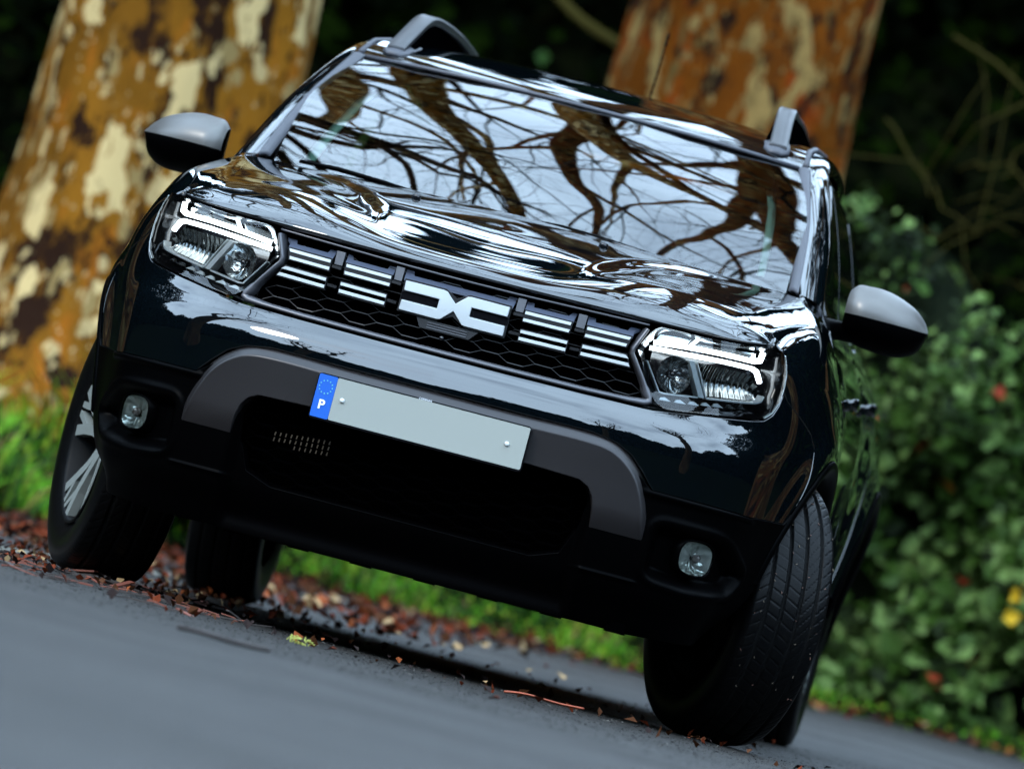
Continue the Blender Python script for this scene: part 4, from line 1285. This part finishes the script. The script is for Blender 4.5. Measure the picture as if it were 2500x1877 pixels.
G = {k: leafmat(k, *v) for k, v in {
    'grass_bright': ((.075, .22, .006), .6), 'grass_yellow': ((.19, .26, .015), .6), 'grass_dark': ((.010, .035, .002), .6), 'grass_dead': ((.16, .10, .035), .7),
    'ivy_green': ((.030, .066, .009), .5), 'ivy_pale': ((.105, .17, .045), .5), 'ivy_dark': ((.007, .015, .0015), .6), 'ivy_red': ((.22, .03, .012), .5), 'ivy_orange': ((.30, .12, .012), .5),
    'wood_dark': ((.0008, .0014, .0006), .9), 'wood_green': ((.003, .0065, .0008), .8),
    'litter_red': ((.105, .020, .007), .7), 'litter_brown': ((.050, .018, .007), .7), 'litter_dark': ((.016, .010, .009), .7), 'litter_tan': ((.30, .20, .10), .6), 'litter_orange': ((.22, .06, .02), .6)}.items()}

# grass on the bank
N = 70000
gx = rng.uniform(-4.6, 2.6, N*2); gy = rng.uniform(5.0, 18, N*2); k = (gmask(gx, gy) > -.02+.1*rng.random(N*2)) & (gx < 3) & ((gx > -4.6))
den = np.exp(-np.maximum(0, gmask(gx, gy)-.8)/2.2); k &= rng.random(len(gx)) < den
gx, gy = gx[k][:N], gy[k][:N]; n_ = len(gx)
gl_ = rng.uniform(.03, .15, n_)*(1+1.9*(gx < -2.0))*(1-.55*(gx > -.3))*(.75+.45*np.sin(gx*7+gy*3))
B0 = np.stack([gx, gy, hz(gx, gy)-.01], 1)
ang = rng.uniform(0, 2*math.pi, n_); ln_ = rng.uniform(.15, .8, n_)
D = np.stack([np.cos(ang)*ln_, np.sin(ang)*ln_, np.ones(n_)], 1); D /= np.linalg.norm(D, axis=1)[:, None]
Sd = np.stack([-np.sin(ang+.6), np.cos(ang+.6), np.zeros(n_)], 1)*rng.uniform(.003, .0065, n_)[:, None]
mid = B0+D*gl_[:, None]*.55; tip = B0+D*gl_[:, None]*np.array([1.25, 1.25, .85])+np.array([0, 0, -.02])
V = np.stack([B0-Sd, B0+Sd, mid+Sd, mid-Sd, tip], 1).reshape(-1, 3); kk = np.arange(n_)*5
F = np.concatenate([np.stack([kk, kk+1, kk+2], 1), np.stack([kk, kk+2, kk+3], 1), np.stack([kk+3, kk+2, kk+4], 1)])
mi_ = rng.choice(4, n_, p=[.44, .17, .31, .08]); pat = wob(gx*1.6+3, gy*1.2)+.3*(gx > -.2)
mi_ = np.where((pat > .15) & (rng.random(n_) < .55), 2, mi_)
tag(mk('grass', V, F, [G['grass_bright'], G['grass_yellow'], G['grass_dark'], G['grass_dead']], None, False, mids=np.concatenate([mi_]*3)), 'bright green grass covering the bank behind the car', 'grass', kind='stuff')

# leaf litter
def scat(n, x0, x1, y0, y1, f):
    xs_ = rng.uniform(x0, x1, n); ys_ = rng.uniform(y0, y1, n); k = rng.random(n) < f(xs_, ys_); return np.stack([xs_[k], ys_[k]], 1)


q1 = scat(26000, -3.2, 2.4, 3.5, 12.6, lambda x, y: np.clip(np.exp(-np.maximum(0, -gmask(x, y))/(.55+.9*(x < -.4)))*(gmask(x, y) < .15)*.5*(1-.75*sst(-.2, 1.2, x)), 0, 1))
q2 = scat(4200, -2.7, .9, -1.6, 3.6, lambda x, y: .62*sst(-.2, -1.0, x)+.06)
q3 = scat(900, -1.4, 2.2, -3.2, .2, lambda x, y: .5*np.exp(-((y+1.9-.35*x)/.35)**2)+.03)
Q = np.vstack([q1, q2, q3]); nq = len(Q)
C = np.stack([Q[:, 0], Q[:, 1], np.where(gmask(Q[:, 0], Q[:, 1]) > 0, hz(Q[:, 0], Q[:, 1])+.02, .0+rh(Q[:, 0], Q[:, 1])+.008)+rng.uniform(0, .012, nq)], 1)
sz = rng.uniform(.02, .075, nq); sz[len(q1):] *= .5
tag(leafset('leaf_litter', C, sz, [G['litter_red'], G['litter_brown'], G['litter_dark'], G['litter_tan'], G['litter_orange']], rng.choice(5, nq, p=[.25, .32, .32, .05, .06]), tilt=(0, 0, 1.6), fold=.35, aspect=.75),
    'red and brown fallen leaves littering the road edge', 'leaf litter', kind='stuff')
# loose aggregate standing proud of the asphalt
NG = 26000
px_, py_ = rng.uniform(-2.4, 2.6, NG), rng.uniform(-4.2, 3.0, NG)
C = np.stack([px_, py_, rh(px_, py_)+.003], 1); h_ = rng.uniform(.0009, .0026, NG)[:, None]
b_ = rng.normal(0, 1, (NG, 3, 3))*h_[:, None]*[1, 1, .1]; tp = C+np.array([0, 0, 1.])*h_
V = np.concatenate([C[:, None]+b_, tp[:, None]], 1).reshape(-1, 3); k = np.arange(NG)*4
F = np.concatenate([np.stack([k+i_, k+(i_+1) % 3, k+3], 1) for i_ in range(3)])
tag(mk('road_grit', V, F, [mat('grit_dark', (.006, .006, .006), .8, spec=.1), mat('grit_mid', (.030, .029, .027), .8, spec=.1), mat('grit_light', (.10, .095, .085), .8, spec=.1)], None, False, mids=np.tile(rng.choice(3, NG, p=[.5, .4, .1]), 3)),
    'fine loose grit on the dark asphalt round the car', 'grit', kind='stuff')
# bark chips round the near wheel and along the front of the car
M['chip'] = mat('bark_chip_red', (.14, .035, .018), .6); M['chipd'] = mat('bark_chip_dark', (.022, .015, .012), .6)
mbs = [MB(), MB()]
for i in range(210):
    if i < 260: x_, y_ = rng.uniform(-1.5, -.25), rng.uniform(-2.2, .9)
    else: x_ = rng.uniform(-.9, 1.3); y_ = -1.95+.45*x_+rng.normal(0, .14)
    L_ = rng.uniform(.012, .05)*(1.7 if rng.random() < .12 else 1); a = rng.normal(0, .5)
    mt = Matrix.Translation((x_, y_, .005)) @ Matrix.Rotation(a, 4, 'Z') @ Matrix.Rotation(rng.normal(0, .12), 4, 'Y')
    mbs[int(rng.random() < .6)].box((-L_, -L_*.16, 0), (L_, L_*.16, rng.uniform(.002, .005)), mt)
o = mbs[0]; o2 = mbs[1]
tag(o.build('bark_chips', M['chip'], None), 'reddish bark flakes strewn on the asphalt by the front wheel', 'bark flakes', kind='stuff')
tag(o2.build('bark_chips', M['chipd'], None), 'dark wet bark flakes strewn on the asphalt before the car', 'bark flakes', kind='stuff')


# single pieces one can pick out
def curl(name, pts, wd, m, label, cat, thick=.002):
    c = smoothline(pts, 16); t = np.gradient(c, axis=0); t /= np.linalg.norm(t, axis=1)[:, None]
    s = np.cross(t, [0, 0, 1]); s /= np.linalg.norm(s, axis=1)[:, None]
    wv_ = wd*np.sin(np.linspace(.15, math.pi-.1, 16))**.7
    rows = np.array([c+s*(wv_*k)[:, None]+np.array([0, 0, 1])*(abs(k)*wd*.35) for k in (-1, -.5, 0, .5, 1)])
    o = gridmesh(name, rows, m, None); md = o.modifiers.new('t', 'SOLIDIFY'); md.thickness = thick
    return tag(o, label, cat)


curl('bark_strip', [(.42, -1.62, .012), (.47, -1.60, .018), (.54, -1.58, .016), (.605, -1.57, .020)], .011, mat('bark_strip_red', (.36, .075, .03), .5), 'orange-red curled bark strip lying before the middle of the car', 'bark strip')
curl('dead_leaf', [(.02, -4.62, .010), (.06, -4.66, .012), (.13, -4.66, .010), (.20, -4.58, .012)], .020, mat('dead_leaf_grey', (.06, .045, .04), .6), 'blurred grey-brown curled leaf on the near asphalt', 'leaf')
tufts = MB()
for i in range(26):
    a = rng.uniform(0, 6.3); r_ = rng.uniform(.004, .018); c0 = np.array([-.035+rng.normal(0, .012), -1.95+rng.normal(0, .01), .004])
    tufts.tube([c0, c0+[math.cos(a)*r_*.6, math.sin(a)*r_*.6, .016*rng.uniform(.5, 1.2)], c0+[math.cos(a)*r_*1.5, math.sin(a)*r_*1.5, .010*rng.uniform(.2, 1.6)]], .0011, 4)
o = tufts.build('moss_tuft', mat('moss', (.30, .32, .06), .8), None); tag(o, 'small yellow-green moss tuft on the asphalt in front of the car', 'moss')


# ------------------------------------------------------------------ plane trees
def barkmat(name, base, patch, dark, sc=1., rot=0.):
    m = mat(name, base, .8, spec=.06); n, l, b = nodes(m)
    t = n.new('ShaderNodeTexCoord'); mp = n.new('ShaderNodeMapping'); mp.inputs['Scale'].default_value = (1.25, 1.25, .62); l(t.outputs['Object'], mp.inputs['Vector'])
    def nz_(s_, d, rg_, off=0.):
        x = n.new('ShaderNodeTexNoise'); x.inputs['Scale'].default_value = s_*sc*1.35; x.inputs['Detail'].default_value = d; x.inputs['Roughness'].default_value = rg_
        ma = n.new('ShaderNodeVectorMath'); ma.operation = 'ADD'; ma.inputs[1].default_value = (off, off*1.7, off*.6); l(mp.outputs['Vector'], ma.inputs[0]); l(ma.outputs[0], x.inputs['Vector']); return x.outputs['Fac']
    def st(src, a, c):
        r = n.new('ShaderNodeMapRange'); r.inputs['From Min'].default_value = a; r.inputs['From Max'].default_value = c; l(src, r.inputs['Value']); return r.outputs['Result']
    def mixc_(f, A, B):
        x = n.new('ShaderNodeMix'); x.data_type = 'RGBA'; l(f, x.inputs['Factor'])
        for s_, v in (('A', A), ('B', B)):
            if isinstance(v, tuple): x.inputs[s_].default_value = (*v, 1)
            else: l(v, x.inputs[s_])
        return x.outputs['Result']
    c = mixc_(st(nz_(2.3, 3, .5), .35, .65), base, tuple(q*.55 for q in base))
    c = mixc_(st(nz_(3.4, 4, .6, 3.), .56, .66), c, (base[0]*1.2, base[1]*(.95 if sc < 1.05 else .72), base[2]*.9))
    sx = n.new('ShaderNodeSeparateXYZ'); l(t.outputs['Object'], sx.inputs[0])
    hm = n.new('ShaderNodeMapRange'); hm.inputs['From Min'].default_value = 1.25; hm.inputs['From Max'].default_value = .35; hm.inputs['To Max'].default_value = .05 if sc < 1.05 else .0; l(sx.outputs['Z'], hm.inputs['Value'])
    ad = n.new('ShaderNodeMath'); ad.operation = 'ADD'; l(nz_(1.7, 6, .66, 31.), ad.inputs[0]); l(hm.outputs['Result'], ad.inputs[1])
    c = mixc_(st(ad.outputs[0], .555, .60), c, dark)
    c = mixc_(st(nz_(4.2, 3.5, .55, 7.), .572, .588), c, patch)
    c = mixc_(st(nz_(6.6, 3, .5, 23.), .625, .64), c, tuple(q*.72 for q in patch))
    c = mixc_(st(nz_(5.2, 4, .6, 41.), .60, .63), c, (patch[0]*.45, patch[1]*.42, patch[2]*.35)); c = mixc_(st(nz_(3.9, 5, .68, 11.), .575 if sc < 1.05 else .545, .60), c, dark)
    c = mixc_(st(nz_(11., 3, .6, 53.), .64, .67), c, tuple(q*.8 for q in patch)); c = mixc_(st(nz_(9., 4, .7, 63.), .62, .66), c, dark)
    l(c, b.inputs['Base Color']); bump(m, nz_(4.2, 6, .6, 7.), .6, .03)
    return m


M['barkA'] = barkmat('ochre_plane_bark', (.185, .074, .0055), (.46, .335, .15), (.014, .005, .002))
M['barkB'] = barkmat('rust_plane_bark', (.16, .042, .0025), (.25, .155, .05), (.014, .006, .003), 1.25)
M['barkC'] = barkmat('brown_plane_bark', (.06, .024, .006), (.11, .075, .028), (.008, .004, .002), 1.1)
M['twig'] = mat('twig_bark', (.020, .014, .010), .85, spec=.15)


def limb(mb, p, d, r, L_, lev, maxlev, rs, tw, bend=.22, up_b=.10):
    """one limb and everything that grows on it"""
    if lev >= 2 and rs.random() < .25: return
    n = max(3, int(L_/(.55 if lev < 2 else .35))); pts = [np.array(p, float)]; rad = [r]; d = np.array(d, float); d /= np.linalg.norm(d)
    r1 = r*(.78 if (lev == 0 and L_ >= 8) else (.55 if lev < 2 else .35))
    for i in range(n):
        d = d+rs.normal(0, bend, 3)*(.6 if lev == 0 else 1)+np.array([0, 0, up_b]); d /= np.linalg.norm(d)
        pts.append(pts[-1]+d*L_/n); rad.append(r+(r1-r)*(i+1)/n)
    (mb if r > .05 else tw).tube(pts, rad, 14 if r > .15 else (8 if r > .05 else 4), cap=False)
    if lev >= maxlev: return
    k = (4 if lev == 0 else 3)
    for i in range(k):
        t = .35+.65*(i+rs.random()*.8)/k; j = min(len(pts)-2, int(t*(len(pts)-1)))
        q = pts[j]+(pts[j+1]-pts[j])*(t*(len(pts)-1)-j); dd = pts[j+1]-pts[j]; dd /= np.linalg.norm(dd)
        s = rs.normal(size=3); s -= dd*(s@dd); s /= np.linalg.norm(s)
        a = rs.uniform(.45, 1.05); nd = dd*math.cos(a)+s*math.sin(a)
        rr_ = rad[j]*rs.uniform(.34, .55) if lev else rad[j]*rs.uniform(.34, .52)
        limb(mb, q, nd, max(rr_, .004), L_*rs.uniform(.50, .78), lev+1, maxlev, rs, tw, bend*1.1, up_b*.6)
    limb(mb, pts[-1], d, rad[-1]*.95, L_*.62, lev+1, maxlev, rs, tw, bend, up_b)


def plane_tree(x, y, r, h, lean, seed, m, label, maxlev=4, flare_=.5, limbs=None, z0=None):
    rs = np.random.default_rng(seed); root = bpy.data.objects.new('plane_tree', None); COL.objects.link(root); root.location = (x, y, 0)
    zb_ = float(hz(x, y))-.1 if z0 is None else z0
    nz_, na = 70, 72; A = np.arange(na)*2*math.pi/na; rows = []
    ph = rs.uniform(0, 6, 6)
    for i in range(nz_):
        t = i/(nz_-1); z = zb_+h*t; rr_ = r*(1-.22*t)+flare_*r*math.exp(-(z-zb_)/.55)
        cx, cy = lean[0]*t*h+.05*math.sin(z*1.3+ph[0]), lean[1]*t*h+.05*math.sin(z*1.1+ph[1])
        lump = 1+.05*np.sin(2*A+ph[2]+z*.5)+.035*np.sin(3*A+ph[3]-z*.9)+.02*np.sin(7*A+z*2.1+ph[4])+.022*np.sin(5*A-z*3.3+ph[5])+.018*np.sin(11*A+z*5)*math.sin(z*4.1)
        rows.append(np.stack([cx+rr_*lump*np.cos(A), cy+rr_*lump*np.sin(A), np.full(na, z)], 1))
    gridmesh('trunk', np.array(rows), m, root, closed=True)
    top = rows[-1].mean(0); mb, tw = MB(), MB()
    for (dx, dy, dz, rf, ln_) in (limbs or [(-.5, -.3, 1, .62, 4.5), (.5, -.5, 1, .6, 4.5), (.1, .7, 1, .55, 4)]):
        limb(mb, top-[0, 0, .35], (dx, dy, dz), r*.78*rf, ln_, 0, maxlev, rs, tw, .22 if ln_ < 8 else .085, .10 if ln_ < 8 else .015)
    a = mb.build('limb', m, root, True, recalc=False); b_ = tw.build('twigs', M['twig'], root, False, recalc=False); b_['kind'] = 'stuff'
    tag(root, label, 'tree'); return root


plane_tree(-2.50, 11.0, .53, 4.2, (.0, -.02), 3, M['barkA'], 'large ochre plane tree with cream flaking bark left behind the car', 4, .75,
           [(-.22, -.30, 1, .60, 9), (.16, -.42, 1.0, .66, 10), (.1, .6, 1, .5, 5), (-.02, -.75, 1, .48, 10)])
plane_tree(-.50, 13.6, .585, 4.6, (.0, -.01), 8, M['barkB'], 'rust-orange plane tree rising above the car roof on the right', 4, .35,
           [(-.20, -.45, 1, .56, 10), (.14, -.32, 1.1, .60, 11), (.2, .6, 1, .5, 5), (.10, -.8, 1, .44, 10)])
TR = [(-5.2, 5.5, .42, 4.4, (.10, .0), 21, [(.9, -.1, 1, .66, 6.0), (.7, -.8, .8, .5, 5.0), (-.3, .3, 1, .5, 4)], 'plane tree leaning over the road to the left of the car'),
      (6.3, 5.0, .45, 4.2, (-.10, .0), 33, [(-.9, .1, 1, .66, 6.2), (-.7, -.7, .8, .5, 5.2), (.3, .2, 1, .5, 4)], 'plane tree leaning over the road to the right of the car'),
      (-5.6, -3.5, .42, 4.6, (.09, .0), 43, [(.3, .1, 1, .62, 4.4), (-.1, .6, .9, .5, 4.0), (-.5, -.3, 1, .5, 4)], 'plane tree by the road left of the bonnet'),
      (6.6, -4.5, .42, 4.5, (-.08, .0), 55, [(-.3, .1, 1, .62, 4.4), (.1, .6, .9, .5, 4.0), (.5, -.3, 1, .5, 4)], 'plane tree by the road right of the bonnet'),
      (3.6, 19.0, .50, 5, (-.02, .0), 91, [(-.3, -.2, 1, .6, 9), (.3, -.2, 1, .6, 9)], 'far plane tree behind the ivy bank, added out of view for bonnet reflections'),  # this and the next tree: unseen, added for trunk reflections in the hood
      (-7.5, 17.0, .50, 5, (.02, .0), 92, [(.3, -.2, 1, .6, 9), (-.2, .2, 1, .5, 6)], 'far plane tree beyond the grass bank on the left, added out of view for bonnet reflections'),
      (-6.6, -17, .42, 4.6, (.05, .0), 61, None, 'plane tree by the road left of the camera'),
      (7.2, -18, .42, 4.6, (-.05, .0), 72, None, 'plane tree by the road right of the camera')]
for (x_, y_, r_, h_, ln_, sd, lb, lab) in TR:
    t_ = plane_tree(x_, y_, r_, h_, ln_, sd, M['barkC'], lab, 3, .35, lb); t_['group'] = 'bare plane trees along the road'

# ------------------------------------------------------------------ ivy bank on the right
def ivy_top(x): return 1.88+.10*np.sin(x*2.3+1)+.13*np.sin(x*5.1)+.05*np.sin(x*13)
ivy = MB(); xs_ = np.linspace(.02, 5.5, 90)
def ivy_y(x, z): return 12.35+.30*np.sin(x*1.9+z*1.3)+.17*np.sin(x*4.3-z*3.7+1)+.09*np.sin(x*9+z*7.3)+.38*np.clip(z, 0, 3)*.35
rows = []
for t in np.linspace(0, 1, 46):
    z = .05+(ivy_top(xs_)-.05)*t; rows.append(np.stack([xs_, ivy_y(xs_, z)+.10, z], 1))
rows.append(np.stack([xs_, ivy_y(xs_, ivy_top(xs_))+1.6, ivy_top(xs_)-.5], 1))
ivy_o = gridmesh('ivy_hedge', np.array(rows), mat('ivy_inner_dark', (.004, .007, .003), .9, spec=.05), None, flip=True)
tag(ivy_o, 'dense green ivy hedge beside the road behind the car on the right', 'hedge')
N = 34000
ix = rng.uniform(.05, 5.4, N); iz = .03+(ivy_top(ix)+.06)*rng.random(N)**.9
dn = .5+.5*np.sin(ix*3.1+1.2*np.sin(iz*2.7))*np.sin(iz*4.3+1.4*np.sin(ix*2.2)+.6)      # clumps and gaps
dn2 = np.sin(ix*9.3+iz*5.1)*np.sin(iz*10.7-ix*3.3)
k = rng.random(N) < np.clip(-.12+1.15*dn+.45*dn2, .03, 1); ix, iz, dn = ix[k], iz[k], dn[k]
iy = ivy_y(ix, iz)-rng.uniform(0, .22, len(ix))*(.3+dn)
C = np.stack([ix, iy, iz], 1)
mids = rng.choice(6, len(ix), p=[.44, .30, .248, .004, .004, .004]); mids = np.where((mids == 5), 0, mids); mids = np.where(rng.random(len(ix)) < sst(1.35, 2.15, iz+.25*np.sin(ix*4))*.6, 2, mids)  # dark leaves favoured towards the top, its dimness put into leaf colour
vis = (ix < 2.0); order = np.argsort(iy+rng.random(len(iy))*.3+10*(~vis)); big = order[:280]; rest = order[280:]
IM = [G['ivy_green'], G['ivy_pale'], G['ivy_dark'], G['ivy_red'], G['ivy_orange']]
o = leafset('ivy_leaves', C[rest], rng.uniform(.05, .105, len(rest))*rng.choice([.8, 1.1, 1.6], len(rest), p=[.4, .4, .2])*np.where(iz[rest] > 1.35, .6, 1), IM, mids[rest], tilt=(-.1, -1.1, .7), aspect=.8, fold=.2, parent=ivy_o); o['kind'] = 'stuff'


def ivyleaf(m):
    pts = np.array([(0, -.42), (.22, -.5), (.52, -.22), (.34, -.02), (.42, .18), (.14, .16), (0, .55), (-.14, .16), (-.42, .18), (-.34, -.02), (-.52, -.22), (-.22, -.5)])
    v = [(0, 0, 0)]+[(p[0], p[1], .12*abs(p[0])) for p in pts]
    me = bpy.data.meshes.new('leaf'); me.from_pydata(v, [], [(0, i+1, (i+1) % 12+1) for i in range(12)]); me.materials.append(m); return me


LM = [ivyleaf(m) for m in IM]
for i in big:
    q = newobj('leaf', LM[int(mids[i])], None, ivy_o); q.location = tuple(C[i]-[0, .03, 0]); s_z = rng.uniform(.06, .10)*(.6 if C[i][2] > 1.35 else 1); q.scale = (s_z,)*3
    q.rotation_euler = (R(90)+rng.normal(-.45, .35), rng.normal(0, .6), rng.normal(0, .4))
yl = leafset('yellow_leaves', np.array([(1.245+.05*rng.normal(), 12.05, .72+.05*rng.normal()) for _ in range(9)]), .085, [leafmat('leaf_yellow', (.62, .40, .02), .5)], np.zeros(9, int), tilt=(-.1, -1.5, .5), aspect=.9, parent=ivy_o)
yl['kind'] = 'stuff'

# pale twigs hanging in the dark above the ivy and between the trunks
M['paletwig'] = mat('mossy_twig', (.032, .028, .008), .9, spec=0.)
tg = MB(); rs = np.random.default_rng(5)
for (x0, y0, z0, x1, y1, z1, r_) in ((.35, 13.2, 2.95, 1.5, 12.6, 2.75, .014), (.5, 13.2, 2.4, 1.15, 12.6, 3.1, .012), (.15, 13.0, 2.55, .8, 12.6, 2.15, .010), (1.6, 13.4, 2.9, .75, 12.8, 2.4, .011),
                                     (.3, 13.2, 2.1, 1.0, 12.8, 2.65, .008), (.9, 13, 2.0, 1.4, 12.7, 2.5, .008)):
    p0, p1 = np.array([x0, y0, z0]), np.array([x1, y1, z1]); t = np.linspace(0, 1, 12)[:, None]
    pts = p0+(p1-p0)*t+rs.normal(0, .025, (12, 3))+np.sin(t*3.1)*np.array([0, 0, -.12]); tg.tube(pts, np.linspace(r_*.7, r_*.3, 12), 5)
    for k_ in range(5):
        j = rs.integers(2, 10); d = rs.normal(0, .16, 3); tg.tube([pts[j], pts[j]+d, pts[j]+d*1.8+rs.normal(0, .05, 3)], [r_*.5, r_*.35, .002], 4)
o = tg.build('hanging_twigs', M['paletwig'], None, True); tag(o, 'thin pale mossy twigs hanging in the dark right of the rust tree', 'twigs', kind='stuff')
bt = MB(); p = smoothline([(-1.95, 14.6, 3.25), (-1.62, 14.4, 2.95), (-1.35, 14.2, 2.72), (-1.02, 14.0, 2.60)], 14); bt.tube(p, np.linspace(.018, .028, 14), 7)
o = bt.build('bare_branch', M['paletwig'], None, True); tag(o, 'bare mossy branch slanting down between the two plane trunks', 'branch')

# dark undergrowth up the slope, and a wood ring shaped for the car's reflections
def undergrowth(name, n, f, size, mats, probs, label):
    C = f(n); o = leafset(name, C, rng.uniform(size*.6, size*1.3, len(C)), mats, rng.choice(len(mats), len(C), p=probs), aspect=.8, tilt=(0, -.6, .6)); return tag(o, label, 'undergrowth', kind='stuff')


def f1(n):
    x = rng.uniform(-9, 7, n); y = rng.uniform(15.5, 30, n); return np.stack([x, y, hz(x, y)+rng.uniform(0, 2.0, n)**1.0], 1)
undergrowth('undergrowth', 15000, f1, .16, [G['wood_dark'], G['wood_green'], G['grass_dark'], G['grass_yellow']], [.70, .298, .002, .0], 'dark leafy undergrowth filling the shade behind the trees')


def f2(n):
    a = rng.uniform(0, 2*math.pi, n); ra = rng.uniform(30, 42, n)
    top = 12.5+2.6*np.sin(a*5.0+1)+1.7*np.sin(a*13+2)+1.0*np.sin(a*31)
    da = np.abs(((a-math.pi/2+math.pi) % (2*math.pi))-math.pi); top = np.where(da < .24, 5+15*np.clip(np.sin(a*61+.8)+.6*np.sin(a*143)-.48, 0, 1)**.6, np.where(da < 1.30, top*2.0, top*.78))  # tops vary by direction to set dark and sky bands in reflections
    z = top*rng.random(n)**.8; return np.stack([ra*np.cos(a), ra*np.sin(a)-4, z], 1)
undergrowth('woodland', 95000, f2, .95, [G['wood_dark'], G['wood_green']], [.7, .3], 'dark evergreen woodland ring, heights shaped to darken reflections and block low sky')
wa = np.linspace(0, 2*math.pi, 120); P = np.array([[(46*math.cos(a), 46*math.sin(a)-4, z) for a in wa] for z in (-1, 4.6)])  # upright dark wall added round the ring to block low sky
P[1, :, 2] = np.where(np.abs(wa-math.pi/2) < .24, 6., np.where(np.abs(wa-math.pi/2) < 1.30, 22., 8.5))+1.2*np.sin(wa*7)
o = gridmesh('woodland_blocker', P, G['wood_dark'], None, flip=True); tag(o, 'dark ring wall added behind the woodland to block low sky', 'woodland', kind='stuff')
